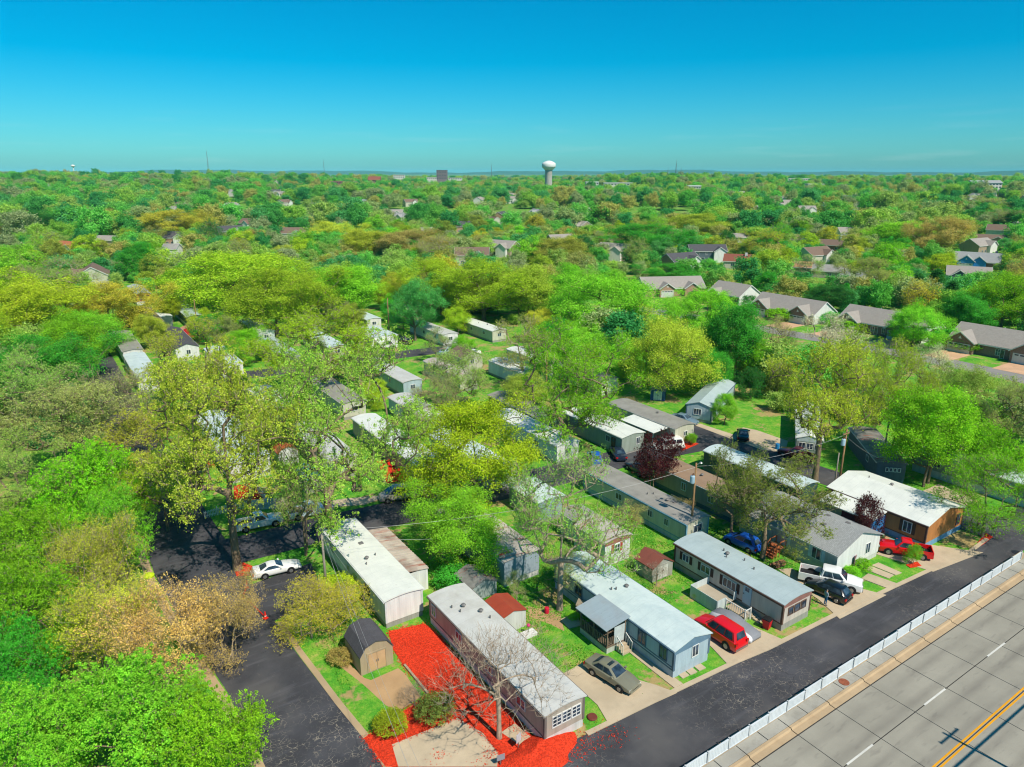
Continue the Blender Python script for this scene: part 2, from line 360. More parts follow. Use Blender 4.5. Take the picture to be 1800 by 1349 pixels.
gut = struct(sheet('kerb', [(-120, 23.87), (84.6, 23.87), (84.6, 24.7), (-120, 24.7)], .035, plain('joint_dirt', S(70, 58, 44), .9)))
TANC = concrete('tan_kerb_concrete', S(196, 170, 134), S(140, 112, 80)); GRYC = concrete('grey_pavement_concrete', S(172, 168, 156), S(110, 104, 92), .6)
for k in range(-2, 17):
    x = HWX0 + k * SLAB; x1 = min(x + SLAB - .06, 84.4)
    if x1 <= x: break
    MB().prism([(23.86, .0), (24.62, .0), (24.62, .20), (24.42, .20), (24.32, .075), (23.86, .055)], x + .02, x1, 'x').build('kerb_stone', TANC, gut)
pv = struct(sheet('pavement', [(-120, 24.64), (84.4, 24.64), (84.4, 25.60), (-120, 25.60)], .14, plain('joint_dirt', S(70, 58, 44))))
for k in range(-4, 34):
    x = HWX0 + k * SLAB / 2; x1 = min(x + SLAB / 2 - .05, 84.3)
    if x1 <= x: break
    box(x + .02, x1, 24.65, 25.59, .1, .195 + random.uniform(0, .012), 'paving_slab', GRYC, pv)
struct(sheet('verge', [(-120, 25.61), (84.8, 25.61), (84.8, 26.45), (-120, 26.45)], .16, concrete('verge_concrete', S(188, 166, 134))))
# park streets
ASF = asphalt('patched_street_asphalt', (.048, .048, .053), .5, .4, (43.5, 29.2, 9)); ASL = asphalt('side_street_asphalt', (.046, .046, .052), .7, .5, (11.5, 41, 9))
ue = [(14.5, 33.5), (28.5, 32.6), (35.2, 32.3), (44.2, 31.8), (48, 31.4), (60.3, 30.9), (71.4, 30.2), (80.5, 29.6)]
struct(sheet('front_street', [(-40, 26.46), (180, 26.46), (180, 33), (100, 32.6), (93, 30.4), (88, 30.2), (85.2, 30.1)] + ue[::-1] + [(-40, 33.5)], .03, ASF))
struct(sheet('side_street', [(8, 33.6), (14.6, 33.6), (14.7, 40), (14.1, 46), (13.5, 54), (13.2, 61), (12.9, 69), (13, 78), (12.6, 90), (12, 120), (11, 200), (10, 260), (5, 260), (5.2, 200), (5.0, 120), (5.3, 90), (5.2, 74), (6.2, 62), (7.4, 52), (7.8, 42)], .026, ASL))
struct(sheet('cross_street', [(12.9, 71.8), (22, 71.3), (36, 69.6), (50, 68.6), (66, 68.0), (76, 66.6), (82.6, 65.5), (82.8, 73), (70, 73.4), (56, 74.6), (38, 75.8), (26, 77.2), (13, 78)], .034, ASL))
struct(sheet('loop_street', [(82.0, 78), (81.7, 66), (82.2, 55), (83.3, 45), (84.6, 37), (85.3, 29.6), (93, 29.8), (90.5, 38), (88.6, 47), (87.6, 58), (87.0, 70), (87.0, 78)], .036, ASL))
struct(sheet('back_street', [(14, 146), (40, 143), (62, 142), (84, 140), (84, 146), (62, 148.5), (40, 149), (14, 152)], .03, ASL))
struct(sheet('parking_bay', [(13.1, 59.5), (18.6, 60.5), (19.4, 67.6), (12.95, 66.9)], .038, ASL))
strip('street_kerb', ue[1:] + [(85.0, 29.9)], .42, .1, CONC)
strip('street_edge', [(14.9, 34.5), (14.95, 40), (14.35, 46), (13.8, 54), (13.6, 59)], .5, .05, concrete('sandy_edge', S(190, 164, 128)))
strip('woodland_edge', [(7.6, 36), (7.4, 44), (6.9, 52), (5.6, 62), (4.7, 74), (4.7, 90), (4.5, 120)], .8, .04, concrete('sandy_edge', S(190, 164, 128)))
# driveways, walks, pads
for nm_, pp, mt in [('driveway', [(989, 1186), (1023, 1167), (1152, 1205), (1190, 1219), (1070, 1274), (1050, 1240)], CONC), ('driveway', [(1222, 1112), (1290, 1088), (1382, 1128), (1282, 1172), (1252, 1140)], CONC),
        ('driveway', [(1396, 1025), (1420, 1012), (1558, 1047), (1476, 1089), (1440, 1056)], CONC), ('driveway', [(1540, 975), (1560, 958), (1610, 955), (1728, 972), (1640, 1006)], CONC),
        ('concrete_pad', [(689, 1310), (804, 1263), (849, 1290), (876, 1325), (874, 1349), (700, 1349)], CONC), ('driveway', [(1283, 770), (1306, 752), (1330, 757), (1385, 776), (1380, 796), (1340, 792)], CONC),
        ('driveway', [(1212, 745), (1232, 746), (1290, 765), (1284, 772)], CONC), ('driveway', [(1612, 868), (1650, 852), (1712, 880), (1690, 895)], CONC), ('driveway', [(565, 885), (600, 878), (690, 870), (640, 888), (572, 893)], CONC),
        ('driveway', [(440, 880), (505, 875), (510, 893), (450, 897)], CONC)]:
    sheet(nm_, pxs(*pp), .06, mt)
for pp in [[(1105, 1147), (1116, 1143), (1200, 1203), (1186, 1211)], [(1368, 1002), (1392, 1000), (1418, 1021), (1404, 1026)], [(1514, 1018), (1526, 1009), (1580, 1028), (1562, 1036)], [(1518, 1001), (1530, 996), (1571, 1012), (1562, 1018)], [(1532, 995), (1544, 990), (1585, 1008), (1574, 1012)],
           [(881, 1289), (905, 1273), (940, 1303), (915, 1312)], [(985, 1090), (1012, 1078), (1022, 1100), (1000, 1106)]]:
    sheet('walk_slab', pxs(*pp), .075, CONC)
DIRT = concrete('bare_soil', S(196, 160, 116), S(150, 116, 80))
sheet('bare_ground', pxs((592, 1146), (640, 1192), (652, 1196), (700, 1175), (712, 1185), (740, 1225), (700, 1252), (678, 1240), (640, 1205), (598, 1172)), .012, DIRT)
sheet('bare_ground', pxs((928, 1066), (985, 1080), (992, 1110), (968, 1098), (930, 1084)), .012, DIRT); sheet('bare_ground', pxs((1545, 940), (1560, 930), (1632, 958), (1640, 968), (1560, 962)), .012, DIRT)
# vivid red bark mulch: beds, a tipped heap and loose chips
mul = sheet('mulch_bed', pxs((683, 1111), (746, 1097), (766, 1112), (950, 1309), (1000, 1312), (930, 1349), (678, 1349), (639, 1299), (698, 1258), (734, 1235), (752, 1221), (709, 1170), (691, 1142)), .055, MULCH)
for pp in [[(409, 995), (428, 990), (452, 999), (438, 1013), (416, 1014)], [(411, 878), (412, 855), (445, 850), (462, 878)], [(1188, 787), (1215, 776), (1228, 781), (1200, 793)], [(1718, 955), (1733, 938), (1745, 945), (1725, 960)], [(662, 812), (700, 806), (722, 845), (680, 850)], [(1592, 994), (1612, 988), (1620, 996), (1600, 999)]]:
    sheet('mulch_bed', pxs(*pp), .068, MULCH)
def heap(name, label, c, rx, ry, hh, mat, seed):
    rg = np.random.default_rng(seed); mb = MB(); n, m = 40, 14; ph = rg.random(6) * 6.28
    rows = [[(c[0], c[1], hh)]]
    mb.v.append((c[0], c[1], hh))
    for k in range(1, m + 1):
        for i in range(n):
            a = 6.2832 * i / n; q = k / m; e = 1 + .10 * math.sin(2 * a + ph[0]) + .07 * math.sin(5 * a + ph[1]) + .04 * math.sin(9 * a + ph[2])
            z = hh * (1 - q ** 1.6) * (1 + .14 * math.sin(3 * a + ph[3] + 4 * q)) + rg.normal() * .02
            mb.v.append((c[0] + rx * q * e * math.cos(a), c[1] + ry * q * e * math.sin(a), max(z, 0) if k < m else -.02))
    for i in range(n): mb.f.append((0, 1 + i, 1 + (i + 1) % n))
    for k in range(m - 1):
        for i in range(n): mb.f.append((1+k*n+i, 1+(k+1)*n+i, 1+(k+1)*n+(i+1) % n, 1+k*n+(i+1) % n))
    return tag(mb.build(name, mat, smooth=True), label, 'mulch heap')
hp = at(950, 1326); heap('mulch_heap', 'tipped heap of bright red bark mulch spilling onto the street corner', (hp.x - .3, hp.y - .1), 3.3, 1.9, .75, MULCH, 3)
def chips():
    rg = np.random.default_rng(5); mb = MB(); c = at(1010, 1320); pts = []
    for i in range(380): pts.append((c.x + rg.normal() * 1.4, c.y + rg.normal() * .6, .034))
    for px, py, s, n in ((1040, 1290, 1.0, 120), (1085, 1300, .8, 90), (860, 1330, .7, 150), (775, 1330, .5, 60), (665, 1335, .4, 60)):
        q = at(px, py)
        for i in range(n): pts.append((q.x + rg.normal() * s, q.y + rg.normal() * s * .6, .064))
    for i in range(2600):
        t = rg.random(); q = at(700 + 240 * t + rg.uniform(-12, 40) , 1120 + 185 * t + rg.uniform(-8, 8)); pts.append((q.x, q.y, .058))
    bp = pxs((683, 1111), (746, 1097), (766, 1112), (950, 1309)); bp2 = pxs((678, 1349), (639, 1299), (698, 1258), (734, 1235), (752, 1221), (709, 1170), (691, 1142), (683, 1111)); bp3 = pxs((689, 1310), (804, 1263), (849, 1290), (876, 1325))
    for L_, zz in ((bp, .012), (bp2, .012), (bp3, .064)):
        for p0, p1 in zip(L_[:-1], L_[1:]):
            for i in range(int((p1 - p0).length * 55)): q = p0 + (p1 - p0) * rg.random(); pts.append((q.x + rg.normal() * .16, q.y + rg.normal() * .16, zz + rg.random() * .05))
    for x, y, z in pts:
        a = rg.random() * 6.28; l = rg.uniform(.02, .055); wd = l * .4; ux, uy = math.cos(a), math.sin(a); t1, t2 = rg.random(2) * .05
        mb.add([(x-ux*l-uy*wd, y-uy*l+ux*wd, z), (x+ux*l-uy*wd, y+uy*l+ux*wd, z + t1), (x+ux*l+uy*wd, y+uy*l-ux*wd, z + t1 + t2), (x-ux*l+uy*wd, y-uy*l-ux*wd, z + t2)], [(0, 3, 2, 1)])
    o = mb.build('mulch_chips', MULCH); struct(o, 'stuff'); tag(o, 'loose red mulch chips strewn over bed, pad and street', 'mulch')
chips()
# tall grass tufts: fine relief on the lawns
def grass():
    rg = np.random.default_rng(9); V = []; F = []
    def ok(x, y):
        if y < 33.2 or x < 15.2 or x > 62 or y > 62: return False
        for b in ((25, 29, 33, 51.5), (38, 42.6, 33, 49.6), (50.8, 55.3, 32, 45.7), (21, 28, 52, 70), (33.8, 38.5, 52, 67), (44.7, 48.6, 49, 56), (55, 59, 47.5, 66), (14, 25, 33, 47), (20, 25, 33, 53), (29.3, 34.5, 31, 38.7), (42.6, 47.8, 31, 41), (47, 51, 34, 42), (35, 38.3, 33, 43), (16, 21, 46, 52)):
            if b[0] < x < b[1] and b[2] < y < b[3]: return False
        return True
    n = 0
    while n < 42000:
        x, y = rg.uniform(15, 90), rg.uniform(30, 75)
        if not ok(x, y): continue
        if math.sin(x * .9 + 2) * math.cos(y * .8) + .5 * math.sin(x * 2.1 + y * 1.7) + rg.normal() * .3 < -.35: continue
        a = rg.random() * 6.28; h = rg.uniform(.05, .15); wd = rg.uniform(.03, .07); lx, ly = rg.normal(size=2) * .05
        o = len(V); V += [(x - wd*math.cos(a), y - wd*math.sin(a), 0), (x + wd*math.cos(a), y + wd*math.sin(a), 0), (x + lx, y + ly, h)]; F.append((o, o+1, o+2)); n += 1
    mb = MB(); mb.v = V; mb.f = F
    nm = N('grass_blades'); ri = nm.n('NewGeometry').outputs['Random Per Island']
    c = nm.ramp(ri, [(0, S(40, 122, 26)), (.5, S(84, 160, 36)), (1, S(150, 170, 66))]); nm.bsdf(c, .9, .1)
    o = mb.build('grass', nm.m); struct(o, 'stuff'); tag(o, 'tufts of bright green grass growing between the mobile homes', 'grass')
grass()

# white fence along the highway: every panel and post a part
def highway_fence():
    f = thing('panel_fence', 'long low white panel fence between the front street and highway pavement', 'fence', (0, 25.72, .16))
    FM = siding('white_fence_vinyl', S(226, 232, 234), .16, False, .12); step = 2.235; pan = post = None; k = 0
    x = 82.9
    while x > -40:
        if pan is None:
            mb = MB().box(.09, step - .09, -.02, .02, .06, .86)
            for q in range(1, 14): mb.box(q * .16 - .012, q * .16 + .012, -.032, .032, .08, .84)
            mb.box(.09, step - .09, -.05, .05, .86, .93).box(.09, step - .09, -.05, .05, .02, .08); p = mb.build('panel', FM, f); pan = p.data
            post = MB().box(-.055, .055, -.07, .07, 0, 1.0).build('post', plain('grey_white_post', S(206, 208, 206), .6), f).data; q_ = [c for c in f.children if c.name.startswith('post')][0]; q_.location = (x, 0, 0)
        else: p = mesh_obj('panel', pan, f)
        p.location = (x - step, random.uniform(-.02, .02), random.uniform(-.015, .015)); p.rotation_euler = (random.uniform(-.03, .03), random.uniform(-.006, .006), 0)
        o = mesh_obj('post', post, f); o.location = (x - step, 0, 0); o.rotation_euler[0] = random.uniform(-.02, .02)
        x -= step
highway_fence()
def disc(name, label, cat, px, r, z, mat):
    p = at(*px); o = MB().cyl(p.x, p.y, z - .02, z, r, n=20).build(name, mat)
    return tag(o, label, cat)
disc('manhole_cover', 'rusty round cover set in the highway pavement by the fence', 'manhole cover', (1483, 1203), .42, .225, plain('rusty_iron', S(150, 84, 58), .8, .3, 6))
disc('manhole_cover', 'dark round cover in the street near the end of the fence', 'manhole cover', (1787, 972), .5, .045, plain('dark_iron', S(38, 40, 48), .7, .3, 6))
# ---------------------------------------------------------------- mobile homes
SH = plain('dark_shutter', S(72, 52, 48), .7, .1); VENT = plain('vent_metal', S(120, 118, 116), .5, .2)
def wallbox(mb, side, w, L, u0, u1, z0, z1, d0, d1):
    """box on a wall: u along it (front/back: x from the middle; left/right: metres from the front end), d out of it"""
    if side == 'f': mb.box(u0, u1, -L/2 - d1, -L/2 - d0, z0, z1)
    elif side == 'b': mb.box(u0, u1, L/2 + d0, L/2 + d1, z0, z1)
    elif side == 'l': mb.box(-w/2 - d1, -w/2 - d0, -L/2 + u0, -L/2 + u1, z0, z1)
    else: mb.box(w/2 + d0, w/2 + d1, -L/2 + u0, -L/2 + u1, z0, z1)
    return mb
def window(root, side, w, L, u, z, ww, wh, frame=None, bars=1, shutter=None, rows=0):
    fr = MB(); t = .07; u0, u1, z0, z1 = u - ww/2, u + ww/2, z - wh/2, z + wh/2
    for q in ((u0, u1, z1 - t, z1), (u0, u1, z0, z0 + t), (u0, u0 + t, z0 + t, z1 - t), (u1 - t, u1, z0 + t, z1 - t)): wallbox(fr, side, w, L, *q, .002, .07)
    for k in range(bars):
        c = u0 + ww * (k + 1) / (bars + 1); wallbox(fr, side, w, L, c - .03, c + .03, z0 + t, z1 - t, .002, .06)
    for k in range(rows):
        c = z0 + wh * (k + 1) / (rows + 1); wallbox(fr, side, w, L, u0 + t, u1 - t, c - .025, c + .025, .002, .058)
    f = fr.build('window', frame or WHITE, root)
    wallbox(MB(), side, w, L, u0 + t, u1 - t, z0 + t, z1 - t, .004, .035).build('pane', GLASS, f)
    if shutter is not None:
        for s in (-1, 1): wallbox(MB(), side, w, L, *sorted((u + s * (ww/2 + .04), u + s * (ww/2 + .38))), z0 - .02, z1 + .02, .002, .04).build('shutter', shutter, root)
def door(root, side, w, L, u, z0, mat, ww=.92, wh=2.0):
    d = wallbox(MB(), side, w, L, u - ww/2, u + ww/2, z0, z0 + wh, .002, .06).build('door', mat, root)
    wallbox(MB(), side, w, L, u - .22, u + .22, z0 + 1.35, z0 + 1.75, .06, .075).build('pane', GLASS, d)
    wallbox(MB(), side, w, L, u + ww/2 - .14, u + ww/2 - .07, z0 + .95, z0 + 1.05, .06, .12).build('handle', VENT, d)
def roof_profile(w, he, rise, ov, bow, th=.09):
    hw = w / 2 + ov; n = 8 if bow else 2
    top = [(-hw + 2 * hw * i / n) for i in range(n + 1)]
    zt = lambda x: he + .03 + (rise * (1 - (x / hw) ** 2) if bow else rise * (1 - abs(x) / hw))
    return [(x, zt(x) + th) for x in top] + [(x, zt(x)) for x in top[::-1]]
def home(label, x0, x1, y0, y1, wall, roof, skirt, he=2.75, rise=.3, sk=.65, bow=False, ov=.13, wins=(), vents=(), trim=None, band=None, gable=None, doors=(), rz=0., loc=None, name='mobile_home', cat='mobile home', ridge=True):
    w, L = x1 - x0, y1 - y0
    r = thing(name, label, cat, loc or ((x0 + x1) / 2, (y0 + y1) / 2, 0), rz, 'mobile homes in the park' if name == 'mobile_home' else None)
    hw = w / 2; n = 8 if bow else 2; HW = hw + ov
    zt = lambda x: he + (rise * (1 - (x / HW) ** 2) if bow else rise * (1 - abs(x) / HW))
    xs = [-hw + w * i / n for i in range(n + 1)]
    MB().prism([(-hw, sk), (hw, sk)] + [(x, zt(x)) for x in xs[::-1]], -L/2, L/2, 'y').build('wall', wall, r)
    MB().box(-hw + .04, hw - .04, -L/2 + .04, L/2 - .04, -.05, sk - .003).build('skirt', skirt, r)
    MB().prism(roof_profile(w, he, rise, ov, bow), -L/2 - ov, L/2 + ov, 'y').build('roof', roof, r)
    rf = [c for c in r.children][-1]
    gm = MB()
    for s_ in (-1, 1): gm.box(*sorted((s_ * (hw + ov), s_ * (hw + ov + .09))), -L/2 - ov, L/2 + ov, he - .04, he + .07)
    gm.build('gutter', trim if trim is not None else plain('pale_gutter', S(206, 206, 200), .5), rf)
    if trim is not None:
        t = MB()
        for sx in (-1, 1):
            for sy in (-1, 1): t.box(*sorted((sx * hw, sx * (hw + .035))), *sorted((sy * (L/2 - .16), sy * (L/2 + .035))), sk, he - .05); t.box(*sorted((sx * (hw - .16), sx * hw)), *sorted((sy * L/2, sy * (L/2 + .035))), sk, he - .05)
            wallbox(t, 'l' if sx < 0 else 'r', w, L, .17, L - .17, he - .26, he - .02, 0, .03); wallbox(t, 'l' if sx < 0 else 'r', w, L, .17, L - .17, sk, sk + .1, 0, .03)
        t.build('trim', trim, r)
    if band is not None:
        b = MB()
        for s_ in 'lr': wallbox(b, s_, w, L, .2, L - .2, band[1], band[2], 0, .022)
        b.build('wall_band', band[0], r)
    if gable is not None: MB().prism([(-hw, he - .35), (hw, he - .35)] + [(x, zt(x)) for x in xs[::-1]], -L/2 - .04, -L/2 - .003, 'y').build('gable', gable, r)
    for q in wins: window(r, q[0], w, L, *q[1:5], **(q[5] if len(q) > 5 else {}))
    for q in doors: door(r, q[0], w, L, q[1], sk + .02, q[2])
    for vx, vu, kind in vents:
        z = zt(vx) + .09
        m = MB()
        if kind == 'p': m.cyl(vx, -L/2 + vu, z - .05, z + .28, .07, n=8)
        elif kind == 'c': m.cyl(vx, -L/2 + vu, z - .05, z + .22, .14, n=10).cyl(vx, -L/2 + vu, z + .22, z + .34, .24, .12, 10)
        else: m.box(vx - .22, vx + .22, -L/2 + vu - .22, -L/2 + vu + .22, z - .05, z + .14)
        m.build('roof_vent', VENT, rf)
    return r
W = dict(white=siding('white_siding', S(242, 242, 236)), taupe=siding('taupe_siding', S(188, 176, 160), .2, True), blue=siding('pale_blue_siding', S(188, 208, 216)), beige=siding('beige_siding', S(216, 204, 190)),
         grey=siding('grey_siding', S(200, 200, 196), .16, True), wood=siding('orange_wood_siding', S(196, 132, 76), .2), cream=siding('cream_siding', S(214, 212, 190)), bluegrey=siding('blue_grey_panels', S(166, 182, 192), .3),
         sage=siding('sage_siding', S(160, 172, 160)), tan=siding('tan_siding', S(182, 162, 140)), dkgreen=siding('dark_green_siding', S(60, 92, 88)), slate=siding('slate_siding', S(96, 110, 122), .2, True), teal=siding('teal_siding', S(84, 116, 118)),
         skw=siding('white_skirting', S(222, 222, 216), .16), skb=siding('pale_blue_skirting', S(186, 204, 214), .16), skbl=siding('bright_blue_skirting', S(120, 170, 205), .3), skg=siding('grey_skirting', S(170, 168, 160), .2), purple=plain('plum_paint', S(110, 40, 66)), bluep=plain('bright_blue_paint', S(56, 146, 214), .6, .1))
RF = dict(grey=metal_roof('grey_metal_roof', S(214, 214, 208), S(172, 166, 154), .5), white=metal_roof('white_metal_roof', S(238, 240, 230), S(190, 196, 190), .4), coolwhite=metal_roof('cool_white_metal_roof', S(216, 230, 226), S(170, 192, 196), .6),
          blue=metal_roof('pale_blue_grey_roof', S(184, 200, 200), S(150, 168, 170), .5), rusty=metal_roof('rust_streaked_roof', S(206, 196, 184), S(150, 136, 120), .6, 1.), tar=metal_roof('grey_tar_roof', S(166, 162, 152), S(120, 116, 108), .6), brown=metal_roof('brown_roof_coating', S(168, 140, 112), S(130, 104, 82), .5), leafy=metal_roof('weathered_dark_roof', S(150, 148, 142), S(66, 62, 56), .9, .5),
          shg=shingle('grey_shingles', S(172, 174, 172)), shd=shingle('dark_shingles', S(98, 96, 100)), shb=shingle('brown_shingles', S(140, 118, 102)), sht=shingle('taupe_shingles', S(176, 168, 158)), red=metal_roof('rust_red_sheet_roof', S(176, 76, 52), S(130, 52, 40), .6), teal=metal_roof('teal_tarp', S(60, 160, 190), S(200, 210, 210), .6))
TB = plain('brown_trim', S(104, 78, 66), .6); TBL = plain('slate_blue_trim', S(92, 116, 134), .6); TW = WHITE
G6 = dict(bars=1, rows=2)
home('grey mobile home with pale flat roof beside the long red mulch bed', 25.15, 28.8, 33.35, 51.2, W['taupe'], RF['grey'], W['skw'], 2.72, .22, .75, bow=True, wins=[('f', -.75, 1.85, .85, 1.0, G6), ('f', .15, 1.85, .85, 1.0, G6), ('f', 1.05, 1.85, .85, 1.0, G6), ('l', 17.0, 1.75, .8, 1.1), ('l', 12.4, 1.8, 1.0, .9), ('l', 7.6, 1.8, 1.2, .9), ('l', 3.0, 1.8, 1.2, .9), ('r', 5, 1.8, 1.2, .9), ('r', 13, 1.8, 1.2, .9)],
     vents=[(-.2, 14.4, 'c'), (.7, 12.9, 'c'), (-.8, 13.9, 'p'), (.9, 11.7, 'p'), (-1.1, 14.9, 'p')], trim=plain('taupe_trim', S(120, 110, 104)))
home('pale blue mobile home with white roof and a covered side porch', 38.2, 42.45, 33.3, 49.4, W['blue'], RF['coolwhite'], W['skb'], 2.65, .55, .75, wins=[('f', .35, 1.75, .8, 1.15), ('l', 3.7, 1.75, 1.0, 1.25, dict(frame=TBL)), ('l', 1.2, 1.8, .9, 1.2, dict(frame=TBL)), ('l', 12.3, 1.75, 1.1, 1.1, dict(frame=TBL)), ('r', 5, 1.8, 1.2, 1.), ('r', 11, 1.8, 1.2, 1.)],
     doors=[('l', 6.6, WHITE)], vents=[(.4, 8.5, 'c'), (-.9, 9.1, 'p'), (-.6, 8.8, 'p')], trim=TBL, gable=plain('slate_blue_gable', S(110, 140, 160), .6), band=(TBL, 1.0, 1.1))
home('beige mobile home with brown trim, side deck and red bin at its corner', 51.0, 55.1, 32.3, 45.5, W['beige'], RF['blue'], W['skg'], 2.75, .28, .7, bow=True, wins=[('f', -.95, 1.8, .75, .85, dict(frame=TB, bars=0)), ('f', 0., 1.8, .85, .85, dict(frame=TB, bars=0)), ('f', .95, 1.8, .75, .85, dict(frame=TB, bars=0)), ('l', 11.6, 1.85, .9, .85, dict(shutter=SH)), ('l', 9.0, 1.85, 1.2, .85, dict(shutter=SH)), ('l', 6.0, 1.75, 1.6, 1.0, dict(shutter=SH, bars=2)), ('r', 6, 1.8, 1.2, .9)],
     doors=[('l', 3.9, plain('pale_blue_door', S(178, 204, 216), .5, .05))], vents=[(.2, 8.3, 'c'), (.5, 9.0, 'p'), (-.3, 8.0, 'p'), (.7, 6.6, 'p'), (.1, 5.0, 'p')], trim=TB, gable=plain('rosy_brown_gable', S(150, 108, 98), .6))
h4 = home('grey double-wide home with shingle roof and white gable end by the white pickup', 63.2, 71.0, 34.8, 47.0, W['grey'], RF['shg'], W['skw'], 2.6, 1.5, .6, ov=.25, wins=[('f', 1.7, 1.7, .9, 1.3), ('l', 2.3, 1.75, 1.1, 1.3, dict(shutter=plain('white_blue_shutter', S(208, 226, 236), .6))), ('l', 9.2, 1.75, 1.0, 1.2)], doors=[('l', 5.9, WHITE)], vents=[(-1.2, 3.5, 'b'), (1.1, 2.2, 'b'), (-.8, 6.5, 'b'), (.5, 4.2, 'b')])
MB().prism([(-3.9, .6), (3.9, .6), (3.9, 2.6), (0, 4.02), (-3.9, 2.6)], -6.13, -6.105, 'y').build('gable_wall', W['white'], h4)
home('orange wood-sided double-wide home with broad white roof and blue skirt', 76.7, 84.9, 32.7, 44.6, W['wood'], RF['white'], W['skbl'], 2.85, 1.1, .7, ov=.2, wins=[('l', 2.1, 1.85, 1.0, 1.35, dict(shutter=plain('brown_shutter', S(96, 70, 54)))), ('f', 2.9, 1.7, .9, 1.4, dict(frame=TB)), ('r', 4, 1.8, 1.2, 1.)], doors=[('r', 8, WHITE)], vents=[(.3, 9.5, 'p'), (.6, 6.8, 'c')], trim=TB)
ad = thing('room_addition', 'low white-roofed addition with bright blue end and plum wall beside the orange home', 'addition', (75.1, 40.6, 0))
MB().box(-1.5, 1.55, -3.3, 3.0, 0, 2.35).build('wall', W['sage'], ad); MB().box(-1.53, 1.5, -3.34, -3.305, .3, 2.3).build('end_wall', W['bluep'], ad); MB().box(-1.55, -1.505, -3.2, .2, .2, 2.3).build('side_wall', W['purple'], ad); MB().prism([(-1.75, 2.38), (1.58, 2.78), (1.58, 2.9), (-1.75, 2.5)], -3.5, 3.1, 'y').build('roof', RF['white'], ad)
home('white mobile home with broad lit end wall above the red mulch bed', 21.4, 25.15, 52.6, 69.2, W['white'], RF['white'], W['skg'], 2.8, .22, .55, bow=True, wins=[('l', 4.2, 1.8, 1.3, .9, dict(frame=TB)), ('l', 9, 1.8, .8, .9), ('l', 13.6, 1.8, 1.2, .9)], vents=[(-.5, 7.4, 'c'), (.5, 7.6, 'p'), (.2, 10.6, 'b'), (-.4, 13.3, 'p'), (-.9, 6.5, 'p')], trim=plain('pale_trim', S(214, 218, 216)))
lt = thing('lean_to', 'corrugated lean-to shelter along the right side of the white mobile home', 'lean-to', (25.4, 61.2, 0))
mbl = MB(); nn = 40
for i in range(nn): y = -5 + 10 * i / nn; mbl.prism([(-.15, 2.72), (2.3, 2.38), (2.3, 2.44), (-.15, 2.78)] if i % 2 else [(-.15, 2.66), (2.3, 2.32), (2.3, 2.38), (-.15, 2.72)], y, y + 10 / nn - .002, 'y')
mbl.build('roof', metal_roof('weathered_corrugated_roof', S(204, 192, 178), S(112, 74, 58), .75, 1.), lt); MB().box(1.95, 2.2, -4.9, -4.85, 0, 2.3).box(.0, 1.94, -4.9, -4.86, 0, 2.35).box(2.16, 2.2, -4.8, 4.9, 0, 2.3).build('wall', W['white'], lt)
home('mobile home with rust-streaked roof and blue-grey end, half under a green tree', 34.05, 38.35, 52.25, 66.4, W['bluegrey'], RF['rusty'], W['skw'], 2.8, .2, .6, bow=True, wins=[('l', 6, 1.8, 1.2, .9), ('r', 5, 1.8, 1.2, .9)], vents=[(.2, 6, 'c')])
home('short white mobile home with red shutters and brown fascia', 44.85, 48.4, 49.5, 54.7, W['white'], RF['rusty'], W['white'], 2.8, .25, .7, bow=True, wins=[('f', -.1, 1.85, .8, .95, dict(shutter=plain('red_shutter', S(176, 70, 56)), rows=1)), ('l', 1.6, 1.8, .95, 1.1, dict(frame=TB, rows=1))], gable=plain('brown_fascia', S(160, 110, 90)))
home('white annex with grey roof behind the red-shuttered home', 45.6, 48.6, 55.0, 58.2, W['white'], RF['tar'], W['white'], 2.6, .3, .3, name='annex', cat='annex')
home('long cream mobile home with grey roof and blue trim by the transformer pole', 55.2, 58.8, 47.8, 65.6, W['cream'], RF['tar'], W['skb'], 2.7, .2, .6, bow=True, wins=[('l', 5.6, 1.75, .8, .9), ('l', 3.0, 1.75, .7, .9), ('l', 11, 1.75, 1.2, .9), ('f', 0, 1.8, 1.4, 1.0)], vents=[(.3, 5, 'c'), (-.4, 7.6, 'p'), (.2, 7.2, 'p'), (.7, 4.3, 'b')], trim=plain('blue_trim', S(120, 168, 192)))
home('tan mobile home with brown roof behind the transformer pole', 63.9, 67.7, 47.3, 61.6, W['tan'], RF['brown'], W['teal'], 2.8, .2, .6, bow=True, wins=[('l', 9.0, 1.8, .8, 1.1), ('l', 4.6, 1.8, .9, 1.0)], vents=[(.2, 8, 'c')])
home('dark green mobile home with white bowed roof behind the olive trees', 73.2, 76.9, 46.2, 61.3, W['dkgreen'], RF['coolwhite'], W['teal'], 2.85, .35, .5, bow=True, wins=[('l', 6, 1.8, 1.2, .9)], vents=[(.2, 8, 'c')])
home('cream mobile home with two grey roof sheets beside the white minivan', 76.2, 80.3, 69.6, 84.5, W['cream'], RF['tar'], W['skg'], 2.9, .3, .3, bow=True, wins=[('f', .2, 1.8, .8, .8), ('l', 4, 1.8, 1, .9)], vents=[(.2, 6, 'c')])
cp = thing('carport', 'white flat carport roof on posts beside the white minivan', 'carport', (74.6, 74.2, 0))
MB().prism([(-1.6, 2.45), (1.5, 2.7), (1.5, 2.8), (-1.6, 2.55)], -3.2, 4.2, 'y').build('roof', RF['white'], cp)
for x, y in ((-1.45, -3), (-1.45, 0.6), (-1.45, 4), (1.3, -3)): box(x - .06, x + .06, y - .06, y + .06, 0, 2.5, 'post', plain('teal_post', S(60, 120, 120)), cp)
box(-1.3, 1.2, -2.9, -2.84, .1, .95, 'red_panel', plain('red_slats', S(190, 70, 50)), cp)
